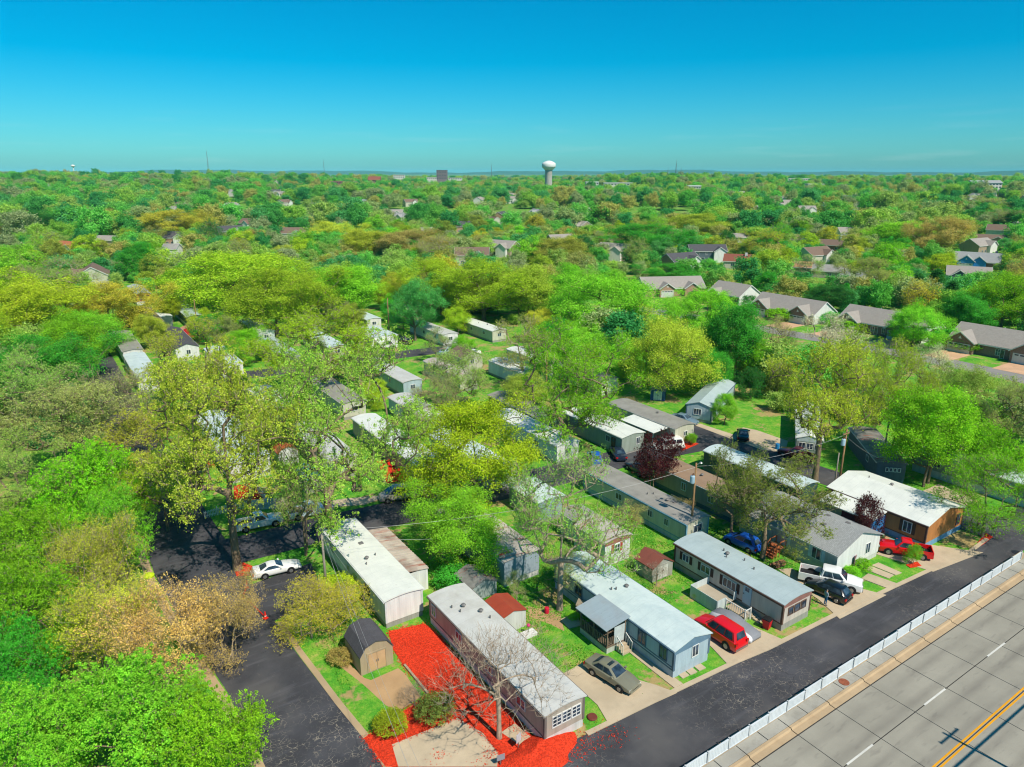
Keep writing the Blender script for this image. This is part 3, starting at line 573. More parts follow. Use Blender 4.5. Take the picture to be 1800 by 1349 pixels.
home('pale sage mobile home with wooden entry steps beside the dark sedan', 67.2, 71.6, 71.5, 85.5, W['sage'], RF['white'], W['skg'], 2.75, .3, .3, wins=[('f', 1.0, 1.75, .8, 1.1), ('l', 3, 1.8, 1., 1.)], doors=[('l', 1.8, TB)])
home('mobile home with long white roof behind the tall light-green tree', 57.2, 61.1, 74.0, 91.5, W['white'], RF['white'], W['skg'], 2.8, .25, .5, bow=True, wins=[('l', 5, 1.8, 1.2, .9), ('f', 0, 1.8, 1.2, .9)])
home('white-roofed mobile home showing a blue side under the half-bare tree', 44.6, 48.4, 61.0, 67.2, W['bluegrey'], RF['coolwhite'], W['skg'], 2.75, .25, .5, bow=True, wins=[('l', 2, 1.8, 1.2, .9)], vents=[(.3, 3, 'c')])
home('mobile home with white roof above red porch furniture and the grey minivan', 37.7, 41.5, 77.9, 101.5, W['taupe'], RF['white'], W['skg'], 2.8, .3, .5, bow=True, wins=[('f', -.8, 1.8, .7, .9), ('f', .5, 1.8, .7, .9), ('l', 4, 1.8, 1.3, .9), ('l', 9, 1.8, 1, .9)])
home('white-roofed mobile home seen through the tall sparse tree on the left', 17.2, 22.5, 93.2, 116.5, W['white'], RF['coolwhite'], W['skw'], 2.8, .5, .5, wins=[('f', -.8, 1.8, .7, .9), ('l', 6, 1.8, 1., .9)])
home('grey-roofed mobile home with pale end wall above the middle trees', 52.9, 56.7, 115.0, 134.0, W['blue'], RF['grey'], W['skg'], 2.8, .25, .5, bow=True, wins=[('f', 0, 1.8, 1.0, .9), ('l', 6, 1.8, 1.0, .9)])
home('mobile home with tan bowed roof among bare shrubs left of centre', 63.2, 67, 112, 127, W['cream'], RF['rusty'], W['skg'], 2.8, .35, .4, bow=True, wins=[('f', 0, 1.8, 1.2, .9), ('l', 4, 1.8, 1., .9)])
home('low white home with awning behind the parked white cargo van', 62.6, 69.2, 152.6, 164.5, W['white'], RF['coolwhite'], W['white'], 2.8, .35, .3, bow=False, wins=[('f', -2, 1.6, 1.4, 1.2, dict(frame=TB)), ('f', 1.2, 1.7, .8, .9)])
home('white mobile home roof between the middle trees near a brown gable', 74.5, 78.5, 103, 120, W['white'], RF['white'], W['skg'], 2.8, .3, .4, wins=[('f', 0, 1.8, .8, .9)])
home('small house with tan gable and one window in the middle trees', 70.5, 75.5, 124, 130, W['cream'], RF['shb'], W['cream'], 2.9, 1.2, .2, wins=[('f', 0, 2.0, .9, 1.1)])
home('long white mobile home roof right of the grey-roofed middle home', 84, 88, 95.5, 112, W['white'], RF['leafy'], W['skw'], 2.8, .3, .5, wins=[('l', 4, 1.8, 1., .9)])
home('long silver roof nearest the left wood beyond the side street', 12.6, 16.4, 145, 167, W['white'], RF['coolwhite'], W['skg'], 2.8, .3, .4, wins=[('f', 0, 1.8, 1., .9)])
home('long silver-grey roof farther up the left row of homes', 12.8, 16.6, 170, 193, W['white'], RF['tar'], W['skg'], 2.8, .3, .4, wins=[('f', 0, 1.8, 1., .9)])
home('beige-ended mobile home with brown roof on the upper left', 21.0, 25.3, 200.5, 225, W['cream'], RF['brown'], W['skw'], 3.0, .5, 1.2)
home('white annex with flat roof attached beside the beige-ended home', 25.8, 28.6, 208, 216, W['grey'], RF['white'], W['grey'], 2.6, .15, .2, name='annex', cat='annex')
home('white gabled mobile home with black shingle roof on the upper left', 22.6, 27.4, 166.3, 189.5, W['white'], RF['shd'], W['skw'], 2.8, .9, .5, wins=[('f', .2, 1.9, .9, 1.0)])
home('green-sided mobile home with pale roof and white end, upper left', 31.4, 36, 202.5, 222, W['dkgreen'], RF['blue'], W['skw'], 3.0, .4, .9, wins=[('f', .2, 2.0, 1.2, .6, dict(frame=TB))])
g31 = home('mobile home with red gridded windows in its orange end, upper left', 24.6, 28.8, 248, 269, W['wood'], RF['blue'], W['skw'], 3.3, .5, 1.1, wins=[('f', -.8, 2.2, 1.0, 1.5, dict(frame=plain('dark_red_frame', S(150, 40, 50)), rows=1)), ('f', .3, 2.2, 1.0, 1.5, dict(frame=plain('dark_red_frame', S(150, 40, 50)), rows=1)), ('f', 1.3, 2.2, .8, 1.5, dict(frame=plain('dark_red_frame', S(150, 40, 50)), rows=1))])
for k_, (x_, y_, L_, rf_, wl_, lab_) in enumerate([(30.5, 95, 17, 'grey', 'cream', 'grey-roofed home two lots right of the orange-roofed shed'), (46.5, 80, 17, 'coolwhite', 'white', 'white-roofed home behind the dense yellow-green tree'), (49, 100, 17, 'grey', 'blue', 'grey-roofed home right of the long white roof above the minivan'), (30, 118, 18, 'white', 'white', 'white-roofed home behind the tall grey-green tree'), (41, 118, 18, 'tar', 'cream', 'tar-roofed home left of the grey-roofed middle home'), (64, 92, 16, 'tar', 'tan', 'tar-roofed home behind the tall light-green tree'),
    (85, 118, 16, 'white', 'white', 'white-roofed home behind the central green trees'), (30, 155, 17, 'coolwhite', 'white', 'white-roofed home before the black-shingled one'), (42, 156, 18, 'blue', 'sage', 'pale blue-roofed home below the huge lime tree'), (53, 158, 18, 'coolwhite', 'cream', 'white-roofed home left of the cargo van'), (80, 155, 18, 'grey', 'white', 'grey-roofed home right of the dark wagon'), (92, 152, 18, 'white', 'cream', 'white-roofed home before the bright green trees'), (44, 182, 18, 'white', 'white', 'white roof at the foot of the lime trees'), (58, 184, 18, 'grey', 'sage', 'grey roof right of the lime trees in the back row'), (72, 182, 18, 'coolwhite', 'white', 'white roof behind the cargo van in the back row'), (86, 184, 18, 'tar', 'tan', 'tar roof in the back row right of centre')]):
    home(lab_, x_ - 2, x_ + 2, y_ - L_ / 2, y_ + L_ / 2, W[wl_], RF[rf_], W['skg'], 2.8, .3, .5, bow=k_ % 2 == 0, wins=[('f', 0, 1.8, 1.1, .9), ('l', 4, 1.8, 1.1, .9), ('l', 10, 1.8, 1.1, .9)], vents=[(.3, 6, 'c'), (-.5, 9, 'p')])
def home_dir(label, fl, fr, L, *a, **k):
    """home set askew: front corners as (x, y), length away from them"""
    dx, dy = fr[0] - fl[0], fr[1] - fl[1]; wd = math.hypot(dx, dy); rz = math.atan2(dy, dx)
    c = ((fl[0] + fr[0]) / 2 - math.sin(rz) * L / 2, (fl[1] + fr[1]) / 2 + math.cos(rz) * L / 2, 0)
    return home(label, 0, wd, 0, L, *a, loc=c, rz=rz, **k)
home_dir('pale blue gabled mobile home with striped front beside the bright lawn', (87.0, 77.4), (88.9, 73.6), 16.5, W['blue'], RF['blue'], W['skg'], 2.7, .7, .5, wins=[('f', -.2, 1.75, 1.3, 1.1, dict(bars=2)), ('r', 5, 1.8, 1., 1.)], trim=TBL)
home_dir('white-roofed gabled mobile home with dark porch windows behind the maroon pickup', (88.6, 57.4), (90.6, 54.6), 17, W['sage'], RF['white'], W['skw'], 2.7, .6, .6, wins=[('f', -.95, 1.7, .95, 1.0), ('f', .1, 1.7, .95, 1.0), ('f', 1.1, 1.7, .8, 1.0)], gable=plain('pale_gable', S(190, 206, 206)))
home_dir('slate mobile home with weathered leaf-strewn roof and four small white windows', (89.4, 45.7), (92.0, 43.2), 13.5, W['slate'], RF['leafy'], W['teal'], 2.8, .25, .5, bow=True, wins=[('f', -.5, 1.9, .42, .6, dict(bars=0)), ('f', 0., 1.9, .42, .6, dict(bars=0)), ('f', .5, 1.9, .42, .6, dict(bars=0)), ('f', 1.0, 1.9, .42, .6, dict(bars=0)), ('l', 4, 1.8, 1, .9)])
home('sage mobile home with white skirt running behind the right-hand trees', 97.4, 101.6, 27.5, 45, W['sage'], RF['coolwhite'], W['skw'], 2.9, .4, 1.0, bow=False, wins=[('l', 14.5, 2.0, 1.3, .9, dict(bars=2)), ('l', 6, 2., 1.2, .9), ('b', .5, 2., 1., .9)])

# ---------------------------------------------------------------- sheds, porch, deck, steps
def shed(label, x, y, w, d, he, rise, wall, roof, rz=0, gambrel=False, doormat=None, name='shed'):
    r = thing(name, label, 'shed', (x, y, 0), rz)
    hw = w / 2; top = [(hw, he), (hw * .62, he + rise * .72), (0, he + rise), (-hw * .62, he + rise * .72), (-hw, he)] if gambrel else [(hw, he), (0, he + rise), (-hw, he)]
    MB().prism([(-hw, 0), (hw, 0)] + top, -d/2, d/2, 'y').build('wall', wall, r)
    o = [(p[0] * 1.05, p[1] + .03) for p in top]; o[0] = (o[0][0], he - .06); o[-1] = (o[-1][0], he - .06)
    MB().prism(o + [(p[0], p[1] + .09) for p in o[::-1]], -d/2 - .1, d/2 + .1, 'y').build('roof', roof, r)
    if doormat is not None:
        for s in (-1, 1): b = MB().box(*sorted((s * .02, s * min(.75, hw * .62))), -d/2 - .05, -d/2 - .003, .12, min(1.95, he)).build('door', doormat, r); MB().box(*sorted((s * .06, s * .12)), -d/2 - .09, -d/2 - .05, .9, 1.1).build('handle', VENT, b)
        t = MB()
        for s in (-1, 1): t.box(*sorted((s * min(.77, hw * .64), s * min(.87, hw * .74))), -d/2 - .06, -d/2 - .004, .05, min(2.0, he + .04))
        t.box(-min(.87, hw * .74), min(.87, hw * .74), -d/2 - .062, -d/2 - .004, min(2.0, he + .04), min(2.12, he + .16)); t.build('door_frame', wall, r)
    return r
shed('beige barn-roofed garden shed with double doors by the side street', 18.5, 49.6, 2.9, 3.4, 1.75, 1.05, siding('tan_shed_siding', S(190, 170, 138), .16, True), RF['shd'], 0, True, plain('peach_door', S(206, 168, 126), .6, .08))
shed('small white shed with rust-red sheet roof behind the grey mobile home', 30.9, 47.4, 2.7, 3.0, 1.75, .35, siding('white_panel', S(220, 220, 212), .3), RF['red'], 0)
shed('grey metal shed with rusty roof on the lawn before the cream home', 48.4, 45.9, 2.9, 2.6, 1.55, .75, siding('grey_metal_panel', S(176, 176, 164), .25), metal_roof('rusty_brown_roof', S(146, 84, 68), S(104, 60, 52), .7), 0, False, plain('pale_metal_door', S(204, 204, 194)))
shed('low grey shed with dark roof half hidden under the green tree', 31.4, 53.4, 2.9, 3.2, 1.5, .5, siding('pale_grey_panels', S(170, 184, 182), .3), RF['leafy'])
shed('small blue shed with grey roof beside the striped blue home', 91.5, 88.3, 2.6, 2.4, 1.8, .7, plain('royal_blue_boards', S(58, 96, 150)), RF['tar'], R(-50), False, plain('white_door', S(214, 220, 224)))
shed('shed under a teal tarp roof among the left trees', 25.8, 86.5, 2.5, 4.2, 1.8, .7, W['cream'], RF['teal'])
shed('white shed with orange rounded roof behind the teal-roofed shed', 25.6, 97.0, 2.8, 3.2, 1.9, .8, W['white'], metal_roof('orange_roof', S(206, 104, 62)), 0, True)
shed('white shed with mottled roof right of the teal-roofed shed', 29.4, 88.4, 2.4, 3.4, 1.8, .6, W['white'], RF['coolwhite'])
shed('bright red shed with pink-tan roof on the upper left lawn', 29.6, 192.5, 3.0, 3.0, 1.9, .7, plain('bright_red_paint', S(196, 28, 46)), metal_roof('pink_tan_roof', S(214, 150, 116)))
shed('little weathered doghouse beside the half-bare tree', 38.0, 44.6, .9, 1.0, .7, .45, plain('weathered_board', S(140, 124, 104)), plain('weathered_board_roof', S(176, 160, 136)), .3, name='doghouse')
# porch of the pale blue home
po = thing('porch', 'roofed wooden porch on the left side of the pale blue home', 'porch', (36.9, 40.55, 0))
OLDW = bark_mat('weathered_wood', S(120, 104, 88)); box(-1.15, 1.2, -1.85, 1.85, .55, .65, 'deck', OLDW, po); MB().box(-1.12, 1.1, -1.82, 1.82, 0, .54).build('skirt', siding('porch_skirt', S(206, 208, 198), .25), po)
MB().prism([(-1.5, 2.5), (1.28, 2.92), (1.28, 3.0), (-1.5, 2.58)], -2.05, 2.1, 'y').build('roof', metal_roof('porch_blue_grey_roof', S(160, 176, 184), S(150, 146, 140), .6), po)
for x, y in ((-1.08, -1.78), (-1.08, 0), (-1.08, 1.78), (.95, -1.78)): box(x - .05, x + .05, y - .05, y + .05, .65, 2.55, 'post', OLDW, po)
for i in range(16): y = -1.68 + i * .224; (abs(y) > .08) and box(-1.11, -1.08, y - .05, y + .05, .68, 1.5, 'slat', OLDW, po)
for i in range(4): x = -.98 + i * .22; box(x - .05, x + .05, -1.81, -1.78, .68, 1.5, 'slat', OLDW, po)
box(-1.13, -1.03, -1.72, 1.72, 1.5, 1.57, 'handrail', OLDW, po); box(-.3, 1.15, -1.8, -1.76, .66, 2.3, 'screen', plain('pale_screen', S(196, 206, 206)), po)
st = thing('porch_steps', 'concrete steps with white handrail descending from the wooden porch', 'steps', (37.3, 38.6, 0))
for k in range(3): box(-.5, .5, -.28 * k - .28, -.28 * k, 0, .55 - .18 * k, 'step', CONC, st)
for s in (-.52, .52):
    b = MB().bar((s, 0, 1.45), (s, -.85, .95), .05, .08)
    for k in range(4): b.bar((s, -.05 - .26 * k, .1), (s, -.05 - .26 * k, 1.4 - .15 * k), .05)
    b.build('handrail', WHITE, st)
# deck of the beige home
dk = thing('deck', 'white-sided deck and lower railed landing beside the beige home', 'deck', (49.55, 38.3, 0))
box(-1.25, 1.4, -.9, 2.4, .55, .66, 'floor', concrete('deck_boards', S(190, 178, 156)), dk); PAN = siding('white_lattice', S(214, 224, 222), .12)
for q in ((-1.3, -1.25, -.9, 2.4), (-1.25, 1.4, 2.4, 2.45), (-1.25, -.15, -.95, -.9)): box(*q, 0, 1.35, 'panel', PAN, dk)
box(-.1, 1.4, -3.2, -.96, .3, .4, 'landing', concrete('landing_boards', S(186, 166, 138)), dk)
for i in range(10): y = -3.15 + i * .24; box(-.13, -.1, y - .02, y + .02, .0, 1.15, 'baluster', WHITE, dk)
for i in range(4): x = -.06 + i * .2; box(x - .02, x + .02, -3.23, -3.2, 0, 1.15, 'baluster', WHITE, dk)
box(-.15, -.08, -3.25, -.95, 1.15, 1.21, 'handrail', WHITE, dk); box(-.07, .62, -3.25, -3.18, 1.15, 1.21, 'handrail', WHITE, dk); box(1.0, 1.4, -.95, -.9, .66, 1.5, 'panel', PAN, dk)
for x, y in ((-.115, -3.215), (.66, -3.215), (-.115, -.98)): box(x - .05, x + .05, y - .05, y + .05, 0, 1.3, 'post', WHITE, dk)
for k in range(3): box(.75, 1.4, -3.5 - .3 * k, -3.22 - .3 * k, 0, .3 - .1 * k, 'step', CONC, dk)
def trash_bin(x, y):
    b = thing('wheeled_bin', 'red wheeled rubbish bin with black lid at the beige home corner', 'bin', (x, y, 0), .2)
    red = plain('red_plastic', S(212, 30, 44), .45, .08)
    MB().loft([[(-.24, -.26, .08), (.24, -.26, .08), (.24, .26, .08), (-.24, .26, .08)], [(-.32, -.36, 1.0), (.32, -.36, 1.0), (.32, .36, 1.0), (-.32, .36, 1.0)]]).build('body', red, b)
    MB().prism([(-.38, 1.01), (.4, 1.01), (.36, 1.08), (0, 1.12), (-.36, 1.07)], -.36, .36, 'x').build('lid', BLACK, b)
    MB().box(-.3, .3, .38, .44, .92, .97).build('handle', red, b)
    for s in (-1, 1): MB().loft([[(s * .27 + d, .3 + .13 * math.cos(6.28 * i / 12), .13 + .13 * math.sin(6.28 * i / 12)) for i in range(12)] for d in (-.04, .04)]).build('wheel', BLACK, b)
trash_bin(50.3, 33.3)
ws = thing('wooden_steps', 'orange wooden stairs with rails up to the grey double-wide home', 'steps', (61.6, 41.2, 0)); OW = plain('orange_stained_wood', S(186, 108, 66), .7, .15)
box(.4, 1.5, -.6, .8, .85, .95, 'landing', OW, ws)
for k in range(4): box(-.75 + .28 * k, -.47 + .28 * k, -.55, .55, .18 * k, .2 + .19 * k, 'step', OW, ws)
for s in (-.6, .6):
    b = MB().bar((-.7, s, 1.0), (.4, s, 1.75), .06, .1).bar((.4, s, 1.75), (1.5, s, 1.75), .06, .1)
    for x, z in ((-.65, 1.0), (-.1, 1.4), (.42, 1.75), (1.4, 1.75)): b.bar((x, s, 0), (x, s, z), .07)
    b.build('handrail', OW, ws)
pl = thing('planter_box', 'low white planter with pink flower and leaves beside the red-roofed shed', 'planter', (31.6, 44.6, 0)); box(-.75, .75, -.4, .4, 0, .3, 'box', WHITE, pl)
fm = plain('pink_petals', S(226, 60, 130)); MB().lathe([(.02, .8), (.16, .9), (.18, 1.05), (.05, 1.15)], .1, .1, 8).build('flower', fm, pl); MB().cyl(.1, .1, .25, .85, .02, n=5).build('stem', plain('stem_green', S(60, 140, 50)), pl)
# picket fence round the red bed by the side street
pf = thing('picket_fence', 'white picket fence round the red mulch bed by the cross street', 'fence')
c0, c1, c2 = at(472, 888), at(437, 843), at(412, 897); c3 = at(360, 912)
for p, q in ((c1, c0), (c0, c2), (c2, c3)):
    d = q - p; n_ = int(d.length / .18)
    rail = MB().bar(p + Vector((0, 0, .3)), q + Vector((0, 0, .3)), .04, .08).bar(p + Vector((0, 0, .75)), q + Vector((0, 0, .75)), .04, .08); rail.build('rail', WHITE, pf)
    for i in range(n_ + 1):
        c = p + d * i / n_; big = i % 11 == 0
        s_ = .06 if big else .035; mb_ = MB().box(c.x - s_, c.x + s_, c.y - s_, c.y + s_, 0, 1.15 if big else .95); mb_.build('post' if big else 'picket', WHITE, pf)
# timber edge of the mulch
tp = [at(711, 1171), at(752, 1221)]; tag(MB().bar(tp[0] + Vector((0, 0, .1)), tp[1] + Vector((0, 0, .1)), .18, .2).build('timber_edging', bark_mat('grey_timber', S(170, 150, 124))), 'grey timber edging between bare soil and the red mulch bed', 'timber')

# small yard things
ACM = plain('ac_unit_metal', S(176, 176, 168), .5, .1)
def ac_unit(label, x, y):
    a = thing('air_conditioner', label, 'air conditioner', (x, y, 0), random.uniform(-.1, .1)); box(-.4, .4, -.4, .4, .08, .82, 'casing', ACM, a); box(-.5, .5, -.5, .5, 0, .08, 'base', CONC, a); MB().cyl(0, 0, .82, .85, .32, n=16).build('fan_grille', BLACK, a)
for x_, y_, l_ in ((29.7, 40.4, 'right wall of the grey home by the driveway'), (43.3, 38.2, 'right wall of the pale blue home'), (56.0, 36.5, 'right wall of the beige home'), (59.6, 52.5, 'right wall of the cream home'), (49.2, 51.2, 'right wall of the red-shuttered home'), (68.5, 52.0, 'right wall of the tan home')): ac_unit('grey air conditioner at the ' + l_, x_, y_)
def pot(label, x, y, col, h=.35):
    p_ = thing('flower_pot', label, 'flower pot', (x, y, .01)); MB().lathe([(.13, 0), (.2, h), (.22, h), (.22, h + .05), (.17, h + .05)], 0, 0, 12).build('pot', plain('terracotta', S(186, 104, 72)), p_)
    m_ = MB(); rr = random.Random(int(x * 100))
    for i in range(40): a, e, l = rr.uniform(0, 6.28), rr.uniform(.2, 1.4), rr.uniform(.2, .45); q0 = Vector((0, 0, h)); d_ = Vector((math.cos(a) * math.cos(e), math.sin(a) * math.cos(e), math.sin(e))); s_ = Vector((-math.sin(a), math.cos(a), 0)) * .05; m_.add([q0, q0 + d_ * l * .6 + s_, q0 + d_ * l, q0 + d_ * l * .6 - s_], [(0, 1, 2, 3)])
    m_.build('plant', plain('pot_plant_' + label.split()[0], col), p_)
for px_, l_, c_ in (((1585, 945), 'green potted plant nearest the orange home window', S(70, 150, 60)), ((1592, 948), 'pale potted plant right of the green one before the orange home', S(214, 200, 160)), ((1552, 952), 'leafy potted plant beside the turquoise tub', S(60, 140, 70)), ((1540, 958), 'dark potted plant at the grey gable corner', S(40, 100, 50)), ((1075, 1110), 'blue-green potted plant beside the porch', S(60, 130, 120))): q_ = at(*px_); pot(l_, q_.x, q_.y, c_)
for i_, (px_, py_) in enumerate([(1201, 1187), (1215, 1181), (1230, 1174)]): q_ = at(px_, py_); tag(MB().prism([(q_.x - .4, q_.y - .3), (q_.x + .36, q_.y - .34), (q_.x + .4, q_.y + .28), (q_.x - .34, q_.y + .33)], 0, .07 + .006 * i_, 'z').build('stepping_stone', CONC), ('leftmost', 'middle', 'rightmost')[i_] + ' stepping stone before the pale blue home front', 'stone')
wp = thing('wood_pile', 'stack of cut branches beside the orange stairs', 'wood pile', (60.4, 39.2, 0))
for i in range(14): MB().tube([(-.8 + random.uniform(-.1, .1), (i % 5) * .18, .09 + (i // 5) * .16), (.8, (i % 5) * .18 + random.uniform(-.1, .1), .09 + (i // 5) * .16)], .08, 7).build('log', bark_mat('log_bark_%d' % (i % 2), S(140, 104, 78)) if i < 2 else bpy.data.materials['log_bark_%d' % (i % 2)], wp)
# ---------------------------------------------------------------- vehicles
def paint(name, col): return plain('paint_' + name, vary(col, 1.1), .28, .04, 2., .5, coat=.7)
CGL = glass('car_glass', (.015, .025, .035)); CHR = plain('chrome', S(190, 190, 190), .25, .1, metal=.9); RIM = plain('alloy_rim', S(165, 165, 165), .35, .2, 8, metal=.7); TAIL = plain('red_lamp', S(190, 16, 20), .3, .05); HEADL = plain('clear_lamp', S(220, 222, 220), .2, .05); TRIMB = plain('black_trim', (.015, .015, .017), .6, .1)
K = {  # lower body stations (x, top z, half width); cabin: base front/rear x, roof front/rear x, base z, roof z, half widths
 'sedan': dict(st=[(2.38, .52, .66), (2.28, .66, .8), (1.6, .84, .88), (.95, .92, .9), (-1.5, .97, .9), (-1.8, .97, .88), (-2.25, .93, .82), (-2.38, .58, .72)], cab=(1.05, -1.75, .2, -1.05, .93, 1.43, .8, .60), wb=(1.4, -1.35), nw=2, r=.32),
 'sports': dict(st=[(2.42, .46, .62), (2.3, .58, .8), (1.5, .76, .9), (.7, .86, .91), (-1.5, .90, .92), (-2.2, .92, .86), (-2.4, .62, .76)], cab=(.75, -1.75, -.05, -.85, .87, 1.26, .82, .58), wb=(1.35, -1.25), nw=1, r=.33),
 'suv': dict(st=[(2.3, .6, .68), (2.2, .82, .82), (1.4, 1.0, .9), (1.0, 1.04, .9), (-2.1, 1.05, .9), (-2.3, .7, .8)], cab=(1.15, -2.22, .45, -1.95, 1.02, 1.72, .83, .66), wb=(1.4, -1.35), nw=3, r=.36),
 'hatch': dict(st=[(2.05, .55, .66), (1.95, .74, .8), (1.2, .95, .86), (.9, 1.0, .87), (-1.9, 1.02, .87), (-2.08, .66, .78)], cab=(1.15, -2.0, .3, -1.5, .98, 1.56, .79, .6), wb=(1.3, -1.25), nw=2, r=.33),
 'minivan': dict(st=[(2.4, .55, .68), (2.3, .78, .84), (1.7, 1.0, .93), (1.4, 1.05, .95), (-2.2, 1.05, .95), (-2.42, .7, .86)], cab=(1.75, -2.32, .8, -2.05, 1.02, 1.78, .88, .72), wb=(1.5, -1.45), nw=3, r=.33),
 'van': dict(st=[(2.6, .6, .8), (2.5, .85, .9), (1.9, 1.1, .97), (1.6, 1.15, .98), (-2.5, 1.15, .98), (-2.65, .75, .94)], cab=(2.0, -2.6, 1.25, -2.52, 1.1, 2.05, .96, .86), wb=(1.65, -1.55), nw=1, r=.36),
 'pickup': dict(st=[(2.65, .6, .7), (2.55, .9, .86), (1.6, 1.05, .93), (1.0, 1.08, .94), (-.72, 1.08, .94)], cab=(1.1, -.7, .45, -.55, 1.05, 1.72, .86, .68), wb=(1.7, -1.6), nw=1, r=.37, bed=(-.74, -2.6, 1.08, .94)),
 'crew': dict(st=[(2.95, .65, .74), (2.85, 1.0, .9), (1.9, 1.15, .98), (1.4, 1.18, .99), (-1.0, 1.18, .99)], cab=(1.55, -.98, .85, -.8, 1.15, 1.86, .92, .74), wb=(1.95, -1.85), nw=2, r=.4, bed=(-1.02, -2.95, 1.15, .99)),
}
def vehicle(kind, label, mat, pos, heading, cat, name, cargo=None, lowmat=None, sunroof=False):
    k = K[kind]; r = thing(name, label, cat, (pos[0], pos[1], .045), heading)
    def ring(x, zt, hw, zb=.24):
        h = [(hw * .84, zb), (hw * .98, zb + .14), (hw, zb + (zt - zb) * .55), (hw * .965, zt - .06), (hw * .86, zt)]
        return [(x, y, z) for y, z in h] + [(x, -y, z) for y, z in h[::-1]]
    st = k['st']; b = MB().loft([ring(*q) for q in st])
    if 'bed' in k:
        x0, x1, zt, hw = k['bed']
        b.box(x1, x0, -hw, hw, .36, .62).box(x1, x0, hw - .1, hw, .621, zt).box(x1, x0, -hw, -hw + .1, .621, zt).box(x1, x1 + .08, -hw + .101, hw - .101, .621, zt)
    body = b.build('body', mat, r, sharp=38)
    if 'bed' in k:
        MB().box(x1 + .09, x0 - .01, -hw + .11, hw - .11, .622, .64).build('bed_liner', TRIMB, r)
        if cargo is not None: MB().box(x1 + .3, x0 - .1, -hw + .2, hw - .2, .641, .98).box(x1 + .5, x0 - .7, -hw + .3, hw - .4, .981, 1.2).build('cargo', cargo, r)
    bf, br, rf, rr, zb, zr, hb, hr = k['cab']
    def crn(x, hw_, z, c=.12): return [(x[0], hw_ - c, z), (x[0] - c, hw_, z), (x[1] + c, hw_, z), (x[1], hw_ - c, z), (x[1], -hw_ + c, z), (x[1] + c, -hw_, z), (x[0] - c, -hw_, z), (x[0], -hw_ + c, z)]
    MB().loft([crn((bf, br), hb, zb - .05), crn((rf, rr), hr, zr - .04), crn((rf - .12, rr + .12), hr - .1, zr)]).build('cabin', mat, r, sharp=38)
    P00, P10, P11, P01 = Vector((bf, -hb + .12, zb)), Vector((bf, hb - .12, zb)), Vector((rf, hr - .12, zr - .04)), Vector((rf, -hr + .12, zr - .04))
    def patch(nm, p00, p10, p11, p01, u0, u1, v0, v1):
        bl = lambda u, v: (p00 * (1-u) + p10 * u) * (1-v) + (p01 * (1-u) + p11 * u) * v
        q = [bl(u0, v0), bl(u1, v0), bl(u1, v1), bl(u0, v1)]; nn_ = (q[1] - q[0]).cross(q[3] - q[0]).normalized()
        if nn_.dot(q[0] - Vector((0, 0, zb))) < 0: nn_ = -nn_
        MB().loft([[tuple(c - nn_ * .02) for c in q], [tuple(c + nn_ * .012) for c in q]]).build(nm, CGL, r)
    patch('windscreen', P00, P10, P11, P01, .03, .97, .12, .95)
    patch('rear_window', Vector((br, hb - .12, zb)), Vector((br, -hb + .12, zb)), Vector((rr, -hr + .12, zr - .04)), Vector((rr, hr - .12, zr - .04)), .08, .92, .2, .92)
    for s in (-1, 1):
        a0, a1, a2, a3 = Vector((bf - .12, s * hb, zb)), Vector((br + .12, s * hb, zb)), Vector((rr + .12, s * hr, zr - .04)), Vector((rf - .12, s * hr, zr - .04))
        n_ = k['nw']; lim = .42 if kind == 'van' else 1.
        for i in range(n_): patch('side_window', a0, a1, a2, a3, .05 + (.93 * lim) * i / n_, .05 + (.93 * lim) * (i + 1) / n_ - .04, .14, .9)
        MB().box(bf - .45, bf - .3, *sorted((s * hb, s * (hb + .2))), zb + .02, zb + .15).build('mirror', mat if s else TRIMB, r)
    xb = k['bed'][1] if 'bed' in k else st[-1][0]; zl = .68 if kind in ('sedan', 'sports', 'hatch') else .85; hwf = st[1][2]
    for s in (-1, 1):
        MB().box(st[1][0] - .12, st[0][0] + .005 if kind in ('pickup', 'crew') else st[1][0] + .05, *sorted((s * hwf * .55, s * hwf * .93)), st[1][1] - .2, st[1][1] - .06).build('headlight', HEADL, r)
        MB().box(xb - .012, xb + .1, *sorted((s * .55, s * .84)), zl - .1, zl + .1).build('taillight', TAIL, r)
    MB().box(st[0][0] - .1, st[0][0] + .06, -.72, .72, .3, .46).box(xb - .06, xb + .1, -.75, .75, .32, .5).build('bumper', CHR if kind in ('pickup', 'crew', 'suv') else mat, r)
    MB().box(st[0][0] - .1, st[0][0] + .01, -.42, .42, .47, st[0][1] - .01).build('grille', TRIMB, r)
    if sunroof: MB().box(rr + .75, rf - .2, -.36, .36, zr - .02, zr + .012).build('sunroof', CGL, r)
    hwm = max(q[2] for q in st); rad = k['r']
    for x in k['wb']:
        for s in (-1, 1):
            c = lambda rr_, y: [(x + rr_ * math.cos(6.2832 * i / 18), y, rad + rr_ * math.sin(6.2832 * i / 18)) for i in range(18)]
            y1 = s * (hwm + .012); MB().loft([c(rad + .07, s * (hwm - .2)), c(rad + .07, s * (hwm + .003))]).build('wheel_arch', TRIMB, r)
            t = MB().loft([c(rad, s * (hwm - .2)), c(rad, s * hwm), c(rad * .9, y1 + s * .02)]).build('wheel', BLACK, r)
            MB().loft([c(rad * .62, y1), c(rad * .58, y1 + s * .025), c(rad * .2, y1 + s * .03)]).build('rim', RIM, t)
    return r
